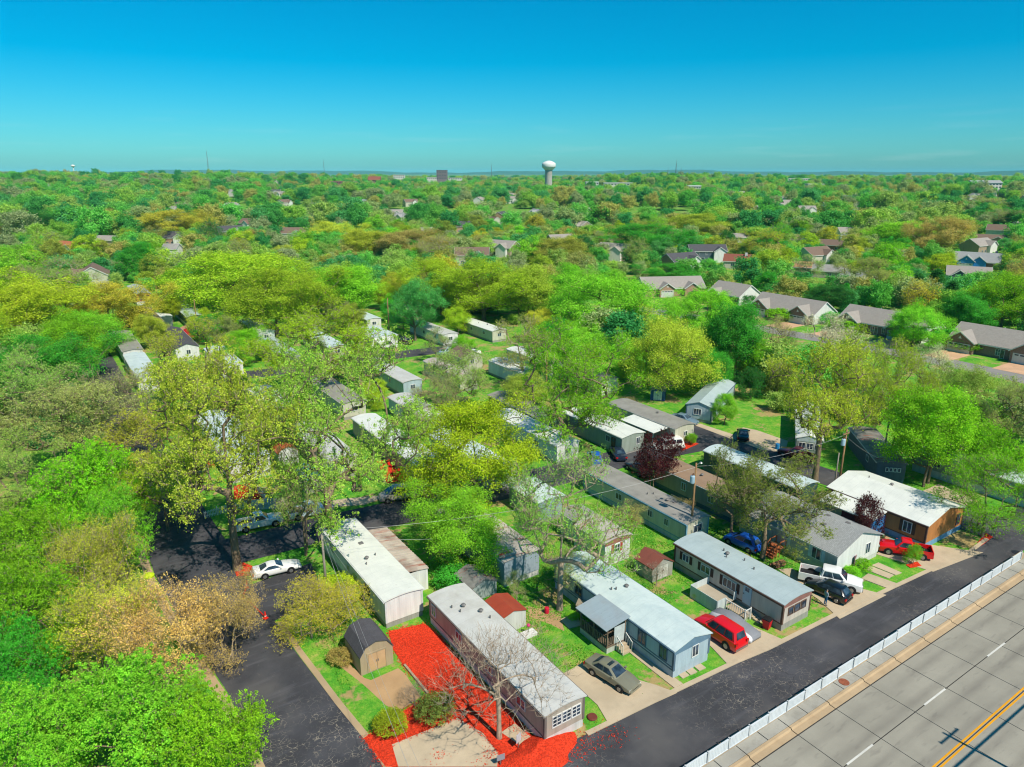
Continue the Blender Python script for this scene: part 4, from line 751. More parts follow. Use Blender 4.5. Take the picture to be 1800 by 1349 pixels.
def by_wheels(kind, label, mat, rear, front, cat, name, **kw):
    """pixels where the two near tyres meet the ground -> where the vehicle stands and points"""
    a, b = at(*rear), at(*front); d = (b - a); h = math.atan2(d.y, d.x); m = (a + b) / 2
    n_ = Vector((-d.y, d.x, 0)).normalized()
    if n_.dot(m) < 0: n_ = -n_
    k = K[kind]; off = sum(k['wb']) / 2; c = m + n_ * max(q[2] for q in k['st']) - d.normalized() * off
    return vehicle(kind, label, mat, c, h, cat, name, **kw)
PW = paint('white', S(236, 236, 232)); PB = paint('black', S(16, 20, 26)); PR = paint('red', S(222, 14, 22)); PG = paint('bronze', S(126, 124, 104)); PDB = paint('dark_blue', S(34, 44, 62)); PSB = paint('steel_blue', S(110, 134, 148)); PM = paint('maroon', S(78, 12, 26)); PLB = paint('blue', S(30, 90, 190)); PS = paint('silver', S(168, 160, 150)); PWB = paint('pale_blue_white', S(190, 212, 224))
by_wheels('sedan', 'bronze-grey sedan with sunroof parked on the concrete driveway', PG, (1040, 1189), (1088, 1219), 'car', 'parked_car', sunroof=True)
q = at(1274, 1143); vehicle('suv', 'red van-like wagon parked nose-in beside the pale blue home', PR, (q.x + .88, q.y + 1.35), R(90), 'van', 'red_wagon').scale = (1.05, 1.02, 1.16)
by_wheels('crew', 'white crew-cab pickup parked nose towards the front street', PW, (1424, 1029), (1493, 1045), 'pickup truck', 'pickup_truck')
q = at(1467, 1062); vehicle('hatch', 'black hatchback parked in front of the white crew-cab pickup', PB, (q.x + .75, q.y + 1.25), R(97), 'car', 'parked_car')
by_wheels('pickup', 'red pickup truck on the driveway before the orange home', PR, (1617, 986), (1564, 977), 'pickup truck', 'pickup_truck')
by_wheels('sports', 'white sports coupe parked beside the big tree on the side street', PW, (467, 1020), (512, 1009), 'car', 'parked_car')
by_wheels('pickup', 'white extended-cab pickup on the cross street by the picket fence', PW, (431, 938), (487, 926), 'pickup truck', 'pickup_truck')
by_wheels('pickup', 'old pale pickup with loaded bed behind the thin trunks', PWB, (526, 916), (572, 906), 'pickup truck', 'pickup_truck', cargo=plain('brush_load', S(150, 132, 112)))
by_wheels('minivan', 'silver minivan parked on the cross street below the red furniture', PS, (722, 880), (683, 886), 'minivan', 'minivan')
by_wheels('van', 'white cargo van before the low white home with awning', PW, (669, 616), (692, 614), 'van', 'cargo_van')
by_wheels('minivan', 'white minivan beside the red mulch strip on the cross street', PW, (1189, 793), (1167, 795), 'minivan', 'minivan')
q = at(1098, 809); vehicle('sedan', 'dark blue sedan seen from behind near the purple-leaved tree', PDB, (q.x + .1, q.y + 1.6), R(62), 'car', 'parked_car')
q = at(1045, 812); vehicle('hatch', 'bright blue car half hidden under leaves left of the dark sedan', PLB, (q.x, q.y), R(60), 'car', 'parked_car')
q = at(1308, 772); vehicle('sedan', 'black sedan parked on the pale driveway beside the bright lawn', PB, (q.x + .3, q.y + .5), R(38), 'car', 'parked_car')
by_wheels('pickup', 'maroon pickup truck parked under the big yellow-green tree', PM, (1415, 815), (1375, 804), 'pickup truck', 'pickup_truck')
by_wheels('sedan', 'steel-blue sedan parked before the striped blue home', PSB, (1188, 743), (1207, 748), 'car', 'parked_car')
q = at(712, 606); vehicle('suv', 'dark brown wagon beside the cargo van', paint('dark_brown', S(60, 46, 42)), (q.x, q.y + 1), R(130), 'car', 'parked_car')
q = at(783, 624); vehicle('hatch', 'small blue-white car among the middle shrubs', PWB, (q.x, q.y), R(200), 'car', 'parked_car')
q = at(828, 626); vehicle('sedan', 'white sedan among the middle shrubs', PW, (q.x, q.y), R(185), 'car', 'parked_car')
q = at(345, 826); vehicle('minivan', 'white van glimpsed through the olive tree on the left', PW, (q.x, q.y), R(100), 'van', 'minivan')
q = at(1318, 968); vehicle('hatch', 'blue car in deep shade under the olive tree by the stairs', PLB, (q.x, q.y + 1.0), R(95), 'car', 'parked_car')
q = at(1125, 838); vehicle('sedan', 'dark sedan half hidden between the grey roof and purple tree', PDB, (q.x + .8, q.y + 1.2), R(80), 'car', 'parked_car')
for px, lab, m in ((1063, 'dark red car on the far sandy lot above the lime trees', PM), (1083, 'dark blue car on the far sandy lot right of the red one', PDB)):
    q = at(px, 428 if px < 1070 else 440); vehicle('sedan', lab, m, (q.x, q.y), R(160), 'car', 'parked_car')
# covered car
def covered_car():
    q = at(1300, 1112); r = thing('covered_car', 'car under a grey and silver fabric cover beside the red wagon', 'covered car', (q.x, q.y + .6, .05), R(-88))
    def rg(x, hw_, zt, roofw): return [(x, hw_, .12), (x, hw_ * 1.02, .5), (x, roofw + (hw_ - roofw) * .5, zt * .78), (x, roofw, zt), (x, 0, zt + .02), (x, -roofw, zt), (x, -roofw - (hw_ - roofw) * .5, zt * .78), (x, -hw_ * 1.02, .5), (x, -hw_, .12)]
    S_ = [(2.3, .7, .5, .5), (2.1, .85, .66, .6), (1.2, .9, .80, .68), (.7, .9, .86, .66), (.1, .9, 1.1, .6), (-.9, .9, 1.14, .6), (-1.6, .9, .92, .64), (-2.2, .83, .8, .6), (-2.4, .7, .5, .5)]
    n = N('car_cover_fabric'); y = n.n('SeparateXYZ', {0: n.obj()}).outputs[1]
    c = n.mix(n.rng(y, -.5, -.55), S(128, 130, 134), S(206, 208, 210)); n.bsdf(c, .6, .3, n.bump(n.noise(4, 5, n.scale(n.obj(), (3, 1, 1))), .7, .06))
    MB().loft([rg(*s_) for s_ in S_]).build('cover', n.m, r, smooth=True)
covered_car()

# ---------------------------------------------------------------- the man by the black hatchback
def person():
    q = at(1450, 1065); r = thing('person', 'man in a grey-blue shirt and jeans standing beside the black hatchback', 'person', (q.x, q.y, .06), R(75))
    J = {'pel': (0, 0, .96), 'spine': (0, .01, 1.18), 'chest': (.0, .02, 1.38), 'neck': (0, .01, 1.50), 'head': (0, -.03, 1.60), 'crown': (0, -.03, 1.73)}
    rad = {'pel': (.16, .12), 'spine': (.15, .115), 'chest': (.17, .12), 'neck': (.06, .06), 'head': (.075, .09), 'crown': (.06, .07)}
    E_ = [('pel', 'spine'), ('spine', 'chest'), ('chest', 'neck'), ('neck', 'head'), ('head', 'crown')]
    for s, n_ in ((-1, 'l'), (1, 'r')):
        J.update({n_+'hip': (s*.09, 0, .88), n_+'knee': (s*.11, -.05 if s > 0 else .02, .48), n_+'ank': (s*.12, .02, .09), n_+'toe': (s*.13, -.15, .04), n_+'sh': (s*.19, .02, 1.42), n_+'el': (s*.27, .03, 1.13), n_+'wr': (s*.25, -.2, 1.02), n_+'palm': (s*.24, -.27, 1.0)})
        rad.update({n_+'hip': (.09, .1), n_+'knee': (.06, .065), n_+'ank': (.042, .045), n_+'toe': (.045, .03), n_+'sh': (.065, .07), n_+'el': (.042, .045), n_+'wr': (.028, .03), n_+'palm': (.035, .02)})
        E_ += [('pel', n_+'hip'), (n_+'hip', n_+'knee'), (n_+'knee', n_+'ank'), (n_+'ank', n_+'toe'), ('chest', n_+'sh'), (n_+'sh', n_+'el'), (n_+'el', n_+'wr'), (n_+'wr', n_+'palm')]
        for i in range(5):
            base = n_ + 'palm' if i < 4 else n_ + 'wr'; o = (-.03 + .02 * i) if i < 4 else -s * .045
            a, b = n_+'f%d' % i, n_+'g%d' % i; l = (.035, .045, .04, .03, .03)[i]
            J[a] = (J[base][0] + (o if i == 4 else o), J[base][1] - l - .02, J[base][2] - .01); J[b] = (J[a][0], J[a][1] - l * .7, J[a][2] - .03); rad[a] = (.010, .010); rad[b] = (.008, .008); E_ += [(base, a), (a, b)]
    names = list(J); me = bpy.data.meshes.new('body'); me.from_pydata([J[n_] for n_ in names], [(names.index(a), names.index(b)) for a, b in E_], []); o = bpy.data.objects.new('body_source', me); COL.objects.link(o)
    o.modifiers.new('skin', 'SKIN'); sv = me.skin_vertices[0].data
    for i, n_ in enumerate(names): sv[i].radius = rad[n_]; sv[i].use_root = n_ == 'pel'
    m = o.modifiers.new('sub', 'SUBSURF'); m.levels = 1; m.render_levels = 1
    dg = bpy.context.evaluated_depsgraph_get(); bm_ = bpy.data.meshes.new_from_object(o.evaluated_get(dg)); bpy.data.objects.remove(o)
    mats = [plain('skin', S(206, 150, 120), .6, .08), plain('shirt_cloth', S(146, 160, 172), .8, .12), plain('jeans', S(40, 86, 128), .8, .15), plain('shoe', S(40, 38, 38), .7), plain('grey_hair', S(128, 122, 116), .9)]
    bm_.materials.clear()
    for x in mats: bm_.materials.append(x)
    for p in bm_.polygons:
        c = p.center; i = 1
        if c.z < .1: i = 3
        elif c.z < .96: i = 2
        if c.z > 1.49 and abs(c.x) < .12: i = 0
        if c.z > 1.66 or (c.z > 1.56 and c.y > .0): i = 4 if c.z > 1.5 else i
        if c.y < -.08 and .9 < c.z < 1.2: i = 0
        p.material_index = i; p.use_smooth = True
    bm_.name = 'body'; ob = mesh_obj('body', bm_, r)
    MB().loft([[(-.018, -.115, 1.59), (.018, -.115, 1.59), (.012, -.12, 1.63), (-.012, -.12, 1.63)], [(-.01, -.145, 1.595), (.01, -.145, 1.595), (.005, -.125, 1.635), (-.005, -.125, 1.635)]]).build('nose', mats[0], r)
person()

# ---------------------------------------------------------------- poles, wires, cones, small things
def cat_wire(name, label, p, q, sag=.6, r=.011, mat=None):
    p, q = Vector(p), Vector(q); pts = [p + (q - p) * t - Vector((0, 0, 4 * sag * t * (1 - t))) for t in [i / 16 for i in range(17)]]
    return tag(MB().tube(pts, r, 4).build(name, mat or plain('pale_cable', S(186, 186, 184), .5)), label, 'cable')
def pole(label, x, y, h, trans=None, arm=None, mat=None, r=.15, lamp=False, lean=(0, 0)):
    p = thing('utility_pole', label, 'utility pole', (x, y, tz(x, y)))
    MB().tube([(0, 0, -.1), (lean[0] * .5, lean[1] * .5, h * .5), (lean[0], lean[1], h)], r, 10, r * .65).build('pole', mat or WOODP, p, smooth=True)
    if arm: MB().bar((-arm, 0, h - .5), (arm, 0, h - .5), .1, .12).build('crossarm', WOODP, p); [MB().lathe([(.03, h - .44), (.06, h - .38), (.05, h - .28), (.02, h - .24)], sx, 0, 8).build('insulator', GREYM, p) for sx in (-arm * .9, 0.28, arm * .9)]
    if trans:
        t = MB().lathe([(.2, h - trans - 1.0), (.27, h - trans - .95), (.27, h - trans - .2), (.22, h - trans - .12), (.05, h - trans - .1)], -.42, 0, 14).build('transformer', plain('transformer_blue_grey', S(166, 196, 212), .5), p)
        MB().cyl(-.52, 0, h - trans - .12, h - trans + .15, .045, n=8).cyl(-.32, 0, h - trans - .12, h - trans + .15, .045, n=8).build('bushing', plain('brown_ceramic', S(110, 70, 50)), t)
        MB().bar((-.2, 0, h - trans - .5), (0, 0, h - trans - .5), .08).build('bracket', GREYM, p)
    if lamp: MB().bar((0, 0, h - .3), (.7, 0, h - .1), .05).build('lamp_arm', GREYM, p); MB().lathe([(.08, h - .3), (.22, h - .18), (.1, h - .05)], .75, 0, 10).build('lamp_head', GREYM, p)
    return p
P1 = (18.8, 61.0); P2 = (56.9, 48.6); P3 = (82.4, 46.6); GW = plain('grey_weathered_pole', S(158, 150, 136), .9, .2)
pole('weathered grey pole with guy wires beside the white mobile home', *P1, 7.2, mat=GW); pole('wooden pole with blue-grey transformer and lamp by the cream home', *P2, 9.4, trans=1.3, lamp=True)
pole('leaning wooden pole with transformer left of the white-roofed orange home', *P3, 8.6, trans=1.0, arm=.7, lean=(.4, .2)); pole('second thin pole standing close beside the leaning transformer pole', 81.9, 46.9, 5.5, mat=GW, r=.11)
pole('tall wooden pole rising through the light-green tree in the middle', 73.6, 98.7, 9.5); pole('orange-brown pole behind the low white home with awning', 70.4, 160, 10.5); pole('pale pole beside the home with red gridded windows', 29.9, 242, 9); pole('dark thin pole between the red shed and green-sided home', 31.6, 190, 9.5); pole('wooden pole at the bright lawn by the slate home', 94.2, 47.5, 7.5, mat=GW)
e0 = at(770, 1475, 7.0); pole('roadside pole below the picture edge carrying the wire from the grey pole', e0.x, e0.y, 7.2, mat=GW)
cat_wire('overhead_wire', 'pale wire from the grey pole down towards the viewer past the shed', (P1[0], P1[1], 7.0), (e0.x, e0.y, 7.0), 1.0)
cat_wire('overhead_wire', 'thin wire beside the pale wire over the red mulch bed', (P1[0] + .3, P1[1], 6.6), (e0.x + .9, e0.y, 6.3), 1.0, .008)
cat_wire('overhead_wire', 'long pale wire from the grey pole across the green tree to the transformer pole', (P1[0], P1[1], 7.0), (P2[0], P2[1], 8.9), 1.4, .014)
cat_wire('overhead_wire', 'lower wire from the grey pole through the green tree crown', (P1[0], P1[1], 6.5), (38, 56.5, 3.2), .7); cat_wire('overhead_wire', 'pale wire between the two transformer poles', (P2[0], P2[1], 9.0), (P3[0], P3[1], 8.0), .9, .014)
cat_wire('overhead_wire', 'wire from the transformer pole to the purple-leaved tree', (P2[0], P2[1], 8.9), (66, 72, 4.5), .5); cat_wire('overhead_wire', 'service wire from the leaning pole to the slate home', (P3[0], P3[1], 7.8), (90, 45.2, 3.2), .4)
for i, (dx, dy) in enumerate(((1.8, 1.4), (3.2, -.3), (-1.2, 3.0))): cat_wire('guy_wire', ['left guy wire of the grey pole', 'right guy wire of the grey pole running low', 'rear guy wire of the grey pole by the street'][i] + ' near the white home', (P1[0], P1[1], 6.6), (P1[0] + dx, P1[1] + dy, .05), .02, .01)
# the roadside power line across the highway, whose shadow falls on the lanes
hpl = pole('roadside power pole across the highway casting its shadow on the lanes', 51.5, 8.6, 11.6, arm=1.3)
for i in range(4): cat_wire('overhead_wire', 'roadside power cable %s above the far highway lanes' % ('topmost', 'second from the top', 'third from the top', 'lowest')[i], (-10, 8.6 + .35 * i - .5, 10.9 - .5 * i), (150, 8.6 + .35 * i - .5, 10.9 - .5 * i), 1.2, .03, BLACK)
ORG = plain('orange_red_plastic', S(240, 44, 24), .5, .05)
def cone(label, px, tip=0):
    q = at(*px); c = thing('traffic_cone', label, 'traffic cone', (q.x, q.y, .06)); c.rotation_euler = (0, R(tip), .4)
    box(-.2, .2, -.2, .2, 0, .04, 'base', ORG, c); MB().lathe([(.15, .041), (.035, .72), (.02, .74)], 0, 0, 14).build('cone', ORG, c); MB().lathe([(.118, .25), (.085, .4)], 0, 0, 14).build('band', WHITE, c)
cone('orange-red traffic cone on the side street by the yellow bush', (467, 1088)); cone('tilted orange-red traffic cone on the street near the white sports coupe', (433, 1034), 12)
tpn = [at(433, 1034), at(428, 1050), at(431, 1058), at(440, 1062), at(455, 1075), at(466, 1087)]
tag(MB().tube([(p.x, p.y, .09 + .1 * (i % 2)) for i, p in enumerate(tpn)], .05, 4).build('warning_tape', ORG), 'red warning tape lying between the two traffic cones', 'tape')
yc = at(262, 1015); tag(MB().lathe([(.02, 0), (.5, .05), (.55, .25), (.3, .42), (.02, .45)], yc.x, yc.y, 12).build('yellow_marker', plain('acid_yellow', S(200, 230, 10))), 'round acid-yellow marker at the edge of the side street', 'marker')
def sign(label, px, rz, w_=.55, h_=.75, ph=.9, m=None):
    q = at(*px); s_ = thing('small_sign', label, 'sign', (q.x, q.y, 0), rz); box(-.03, .03, -.03, .03, 0, ph, 'post', GREYM, s_); box(-w_/2, w_/2, -.05, -.031, ph - .3, ph - .3 + h_, 'board', m or plain('grey_white_board', S(196, 198, 200)), s_)
sign('small white notice board on the mulch near the grey home corner', (911, 1316), .3); sign('small blank grey sign at the foot of the mulch by the pad', (880, 1346), -.2, .6, .5, .8, plain('sign_grey', S(150, 150, 156)))
def flag():
    q = at(1499, 1004); f = thing('flag', 'small striped flag hanging on a pole before the grey double-wide home', 'flag', (q.x, q.y, 0), R(20)); MB().bar((0, 0, 0), (0, 0, 1.6), .035).build('pole', GREYM, f)
    rd, wh, bl = plain('flag_red', S(178, 34, 52)), plain('flag_white', S(230, 228, 224)), plain('flag_blue', S(50, 54, 96))
    for i in range(13): x = .03 + i * .055; MB().loft([[(x, -.012 + .05 * math.sin(z * 4 + i * .4), z), (x + .054, -.012 + .05 * math.sin(z * 4 + i * .4), z)][::1] + [(x + .054, .012 + .05 * math.sin(z * 4 + i * .4), z), (x, .012 + .05 * math.sin(z * 4 + i * .4), z)] for z in (.35, .6, .85, 1.1, 1.35, 1.6)]).build('stripe', rd if i % 2 == 0 else wh, f)
    MB().loft([[(.028, -.02 + .05 * math.sin(z * 4 + 1), z), (.42, -.02 + .05 * math.sin(z * 4 + 2), z), (.42, .02 + .05 * math.sin(z * 4 + 2), z), (.028, .02 + .05 * math.sin(z * 4 + 1), z)] for z in (1.12, 1.35, 1.602)]).build('canton', bl, f)
flag()
def barrel(label, px, mat, r=.3, h=.9):
    q = at(*px); tag(MB().lathe([(r * .92, 0), (r, .05), (r * 1.03, h * .5), (r, h - .05), (r * .9, h)], q.x, q.y, 14).build('barrel', mat), label, 'barrel')
barrel('blue plastic barrel beside the maroon pickup', (1366, 790), plain('blue_plastic', S(40, 140, 200))); barrel('turquoise tub in the garden before the grey gable wall', (1568, 955), plain('turquoise_plastic', S(40, 190, 190)), .45, .35); barrel('dark fire ring on the verge by the grey mobile home', (1041, 1262), plain('rusty_ring', S(120, 62, 48)), .4, .16); barrel('red plastic tub near the half-bare tree', (961, 1078), plain('red_tub', S(210, 30, 60)), .22, .6); barrel('pale blue gas bottle at the cream home wall', (1176, 940), plain('pale_blue_bottle', S(170, 200, 206)), .3, 1.1)
def sat_dish(label, x, y, z):
    d = thing('satellite_dish', label, 'satellite dish', (x, y, 0)); MB().bar((0, 0, 0), (0, 0, z), .06).build('mast', GREYM, d); MB().lathe([(.02, 0), (.28, .05), (.42, .14), (.4, .15), (.26, .07)], 0, 0, 16).build('dish', plain('dish_grey', S(196, 198, 200)), d); d.children[-1].location = (0, -.05, z); d.children[-1].rotation_euler = (R(60), 0, .4)
sat_dish('grey satellite dish beside the transformer pole', 56.2, 47.2, 1.0); sat_dish('white satellite dish by the guyed grey pole', 19.6, 62.2, 1.2)
lad = thing('ladder', 'aluminium ladder lying along the skirt of the tan home', 'ladder', (62.9, 55.2, .25), 0)
for s in (0, .4): box(s, s + .05, -2.6, 2.6, 0, .07, 'rail', GREYM, lad)
for i in range(15): box(.05, .4, -2.5 + i * .35, -2.46 + i * .35, .02, .05, 'rung', GREYM, lad)
RC_ = plain('red_furniture', S(226, 44, 24), .5)
def lawn_chair(px, rz, label):
    q = at(*px); c = thing('lawn_chair', label, 'chair', (q.x, q.y, 0), rz); box(-.3, .3, -.3, .3, .38, .43, 'seat', RC_, c); MB().bar((0, .3, .4), (0, .5, 1.05), .6, .05).build('backrest', RC_, c)
    for sx in (-.28, .28):
        for sy in (-.27, .27): box(sx - .03, sx + .03, sy - .03, sy + .03, 0, .38, 'leg', RC_, c)
lawn_chair((688, 822), .5, 'red lawn chair nearest the white-roofed home above the minivan'); lawn_chair((714, 836), -.6, 'red lawn chair leaning closest to the silver minivan'); lawn_chair((372, 822), 1., 'red lawn chair in the left yard behind the olive tree')
tb = at(700, 836); t_ = thing('picnic_table', 'red picnic table on the mulch beside the lawn chairs', 'table', (tb.x, tb.y, 0), .4); box(-.9, .9, -.4, .4, .7, .76, 'tabletop', RC_, t_)
for s in (-1, 1): box(-.9, .9, *sorted((s * .6, s * .85)), .4, .45, 'bench', RC_, t_); MB().bar((s * .7, -.7, 0), (s * .7, .25, .7), .08).bar((s * .7, .7, 0), (s * .7, -.25, .7), .08).build('leg', RC_, t_)
ptb = thing('patio_umbrella', 'white patio umbrella on the deck of the red-brown roofed house', 'umbrella', (*at(1301, 468)[:2], 0)); MB().cyl(0, 0, 0, 3.2, .05, n=6).build('pole', GREYM, ptb); MB().lathe([(2.2, 2.7), (1.2, 3.1), (.05, 3.4)], 0, 0, 10).build('canopy', WHITE, ptb)

# ---------------------------------------------------------------- houses beyond the park
BRK = brick_mat('brown_brick', S(134, 96, 80)); BRP = brick_mat('pink_brick', S(186, 136, 108)); GD = siding('white_garage_door', S(222, 222, 216), .5, True, .1)
def house(label, x, y, rz, w_, d_, he, rise, wall, roof, front=(), chim=None, wins=(), hip=False, name='house', cat='house', z=None, side=None):
    """ridge along local x, front towards local -y; front: gabled bays (cx, width, depth, kind)"""
    r = thing(name, label, cat, (x, y, tz(x, y) if z is None else z), rz); hw_, hd = w_/2, d_/2
    MB().prism([(-hd, -1.0), (hd, -1.0), (hd, he), (0, he + rise), (-hd, he)], -hw_, hw_, 'x').build('wall', wall, r)
    ov = .35; zt = he - rise * ov / hd; ro = [(-hd - ov, zt + .03), (0, he + rise + .03), (hd + ov, zt + .03)]
    rf = MB().prism(ro + [(p[0], p[1] + .16) for p in ro[::-1]], -hw_ - .3, hw_ + .3, 'x').build('roof', roof, r)
    if side is not None:
        for s in (-1, 1): MB().prism([(-hd + .02, -.9), (hd - .02, -.9), (hd - .02, he - .03), (0, he + rise - .06), (-hd + .02, he - .03)], *sorted((s * hw_, s * (hw_ + .03))), 'x').build('gable_wall', side, r)
    fb = MB(); 
    for s in (-1, 1): fb.bar((s * (hw_ + .33), -hd - ov, zt + .06), (s * (hw_ + .33), 0, he + rise + .06), .05, .22).bar((s * (hw_ + .33), hd + ov, zt + .06), (s * (hw_ + .33), 0, he + rise + .06), .05, .22)
    fb.box(-hw_ - .3, hw_ + .3, -hd - ov - .05, -hd - ov, zt - .1, zt + .12); fb.build('fascia', WHITE, rf)
    for cx, bw, bd, kind in front:
        b = bw / 2; br = rise * min(.8, bw / d_ * 1.15); fm = {'g': BRK, 'p': BRP, 'b': W['bluep'], 'w': W['white'], 's': W['slate']}[kind[0]]
        bay = MB().prism([(cx - b, -.9), (cx + b, -.9), (cx + b, he), (cx, he + br), (cx - b, he)], -hd - bd, -hd + 1.5, 'y').build('bay', fm, r)
        o = [(cx - b - .35, he - .22), (cx, he + br + .04), (cx + b + .35, he - .22)]; MB().prism(o + [(p[0], p[1] + .15) for p in o[::-1]], -hd - bd - .35, 0, 'y').build('roof', roof, bay)
        MB().bar((o[0][0], -hd - bd - .38, o[0][1] + .07), (o[1][0], -hd - bd - .38, o[1][1] + .07), .05, .22).bar((o[2][0], -hd - bd - .38, o[2][1] + .07), (o[1][0], -hd - bd - .38, o[1][1] + .07), .05, .22).build('fascia', WHITE, bay)
        if 'd' in kind:
            g = MB().box(cx - b * .82, cx + b * .82, -hd - bd - .06, -hd - bd - .003, -.05, 2.25).build('garage_door', GD, r)
            for i in range(4): MB().box(cx - b * .7 + i * b * .36, cx - b * .44 + i * b * .36, -hd - bd - .075, -hd - bd - .061, 1.75, 2.05).build('pane', GLASS, g)
            MB().prism([(cx - .35, he + br * .3), (cx + .35, he + br * .3), (cx, he + br * .62)], -hd - bd - .04, -hd - bd - .003, 'y').build('gable_vent', WHITE, r)
    for q in wins: window(r, q[0], w_, d_, *q[1:5], **(q[5] if len(q) > 5 else {}))
    if chim: c = MB().box(chim[0] - .5, chim[0] + .5, chim[1] - .45, chim[1] + .45, 0, he + rise + .9).build('chimney', chim[2], r)
    return r
FR = R(-90)
def duplex(label, yc, w_, bays, x=181.2, side=None, rz=FR):
    r = house(label, x, yc, rz, w_, 10.4, 2.7, 3.1, BRK, RF['sht'], bays, wins=[('f', c, 1.4, 1.0, 1.5, dict(rows=1)) for c in [(-1.4), (1.5)]] + [('f', -w_ * .02, 1.1, .9, 2.0, dict(bars=0))], side=W['white'])
    MB().cyl(1.5, 1.2, 4.5, 6.0, .08, n=6).cyl(-3.5, 1.4, 4.5, 5.9, .08, n=6).build('roof_vent', WHITE, r); return r
duplex('nearest brick duplex with taupe roof at the right edge, two white garage doors', 66.0, 24, [(-9.0, 6.0, 1.6, 'gd'), (4.6, 6.0, 1.6, 'gd')]); duplex('brick duplex with taupe roof left of the nearest one, tree before its garage', 95.2, 22, [(-7.8, 6.0, 1.6, 'gd'), (5.8, 6.0, 1.6, 'gd')])
duplex('long taupe-roofed brick duplex in the middle of the row', 122.2, 20.5, [(-6.6, 6.0, 1.4, 'gd'), (6.4, 6.0, 1.6, 'gd')], 178.6); duplex('short taupe-roofed duplex with large white gable end, behind lime foliage', 149.2, 12.5, [(-3.0, 4.5, 1.2, 'p')], 186.2)
house('pink brick duplex with two white-trimmed gables at the left end of the row', 179.5, 171, R(-26), 21, 10.5, 2.8, 3.0, BRP, RF['sht'], [(-3.2, 5.2, 1.6, 'pd'), (5.6, 5.2, 1.4, 'p')], side=W['white'])
struct(sheet('duplex_street', [(158, 40), (166, 40), (166.5, 72), (164, 100), (160, 132), (154, 160), (147, 158), (153, 130), (157, 100), (159, 72)], .03, concrete('pale_asphalt', S(150, 146, 140))))
for y0, y1 in ((58, 64), (72, 78), (86.5, 92.5), (100, 106), (113, 119), (126, 132)): struct(sheet('driveway', [(165.5 - (y0 - 60) * .055, y0), (174.2, y0), (174.2, y1), (165.5 - (y0 - 60) * .055, y1)], .05, concrete('peach_concrete', S(222, 178, 140))))
house('blue-gabled house with pale grey roof on the right', 342, 146, R(-70), 17, 10, 3.0, 3.4, brick_mat('red_brick', S(150, 76, 66)), RF['shg'], [(-3.6, 6.4, 1.5, 'bd'), (1.0, 5.5, .6, 'b')], (6.5, 1, W['slate']))
house('taupe-roofed house with teal wall just below the blue-gabled house', 290, 126, R(-62), 14, 9, 3.4, 2.8, W['teal'], RF['sht'], [(-3, 5, 1.2, 's')], wins=[('f', 3.2, 1.6, 1.2, 1.4)])
house('red brick house with grey-brown roof and pale gable above the duplexes', 352, 220, R(-72), 15, 9, 3.2, 2.4, brick_mat('red_brick', S(150, 76, 66)), RF['shb'], (), (6, 2, W['slate']), wins=[('f', -4.5, 1.7, 1.4, 1.3), ('f', 2, 1.7, 1.4, 1.3)], side=W['white'])
house('red-brown roofed house with patio umbrella and white chimney', 256, 203, R(-55), 14, 9, 3.2, 2.5, W['cream'], shingle('red_brown_shingles', S(156, 96, 78)), (), (2, -1, WHITE), wins=[('f', -3, 1.7, 1.6, 1.3), ('f', 3, 1.7, 1.6, 1.3)])
house('slate two-storey house with white balcony behind the tall green tree', 262, 228, R(-34), 17, 9, 5.0, 2.6, W['slate'], RF['shd'], [(5, 5.5, 1.5, 'w')], wins=[('f', -5, 3.9, 1.2, 1.2), ('f', -1, 3.9, 1.2, 1.2), ('f', -3, 1.4, 2.2, 1.8)])
house('long beige house with taupe roof behind the gold-leaved tree', 345, 281, R(-40), 21, 8.5, 3.0, 2.0, W['cream'], RF['sht'], (), wins=[('f', -7, 1.6, 1.2, 1.4), ('f', -2, 1.6, 1.2, 1.4), ('f', 4, 1.6, 1.2, 1.4)], side=W['cream'])
house('white-gabled house with grey roof above the gold-leaved tree', 396, 284, R(-68), 17, 9, 3.2, 2.8, W['white'], RF['shd'], [(3, 6, 2, 'w')], side=W['white']); house('pale house with brown roof and arched front right of the gold tree', 366, 248, R(-60), 13, 8, 3.0, 2.4, W['white'], RF['shb'], [(1, 5.5, 2, 'w')])
house('low tan-roofed house hidden behind the grey-green trees above the duplexes', 262, 164, R(-62), 13, 8, 2.8, 2.0, W['taupe'], RF['tar'], wins=[('f', 0, 1.5, 1.4, 1.2)]); house('white-gabled house partly behind dark conifers above the second duplex', 252, 146, R(-70), 12, 8, 3.0, 2.4, W['white'], RF['shg'], (), side=W['white']); house('peach-roofed low house right of the umbrella house', 262, 181, R(-62), 15, 8, 2.8, 1.8, W['tan'], shingle('peach_shingles', S(196, 142, 110)))
house('brown long-roofed house behind bare trees at the far right', 452, 188, R(-72), 26, 11, 3.0, 2.6, W['tan'], RF['shb'], [(4, 8, 2, 'p')]); house('red-roofed tall house behind bare trees at the far right', 505, 205, R(-72), 15, 10, 5, 3, W['cream'], RF['shb'])
house('white-gabled house on the left with grey roof', 3, 409, R(-66), 19, 10, 3.2, 2.6, W['white'], RF['tar'], [(-4, 7, 1.5, 'w')], side=W['white']); house('orange-brown roofed house right of the white-gabled one, far left', 18, 432, R(-60), 20, 10, 3.2, 2.6, W['cream'], shingle('orange_shingles', S(198, 122, 84)), [(4, 6, 1.5, 'w')])
house('small white house with grey gabled roof above the big lime tree', 57, 384, R(-34), 7, 7, 4.2, 2.2, W['white'], RF['tar'], wins=[('f', -1.4, 2, 1, 1.4)]); house('brick house with taupe hip roof among the brown-budding trees', 62, 560, R(-40), 14, 9, 5.4, 2.6, BRP, RF['shb']); house('pale ranch house behind the dark round tree', 36, 470, R(-50), 18, 9, 3, 2.2, W['tan'], RF['sht'])
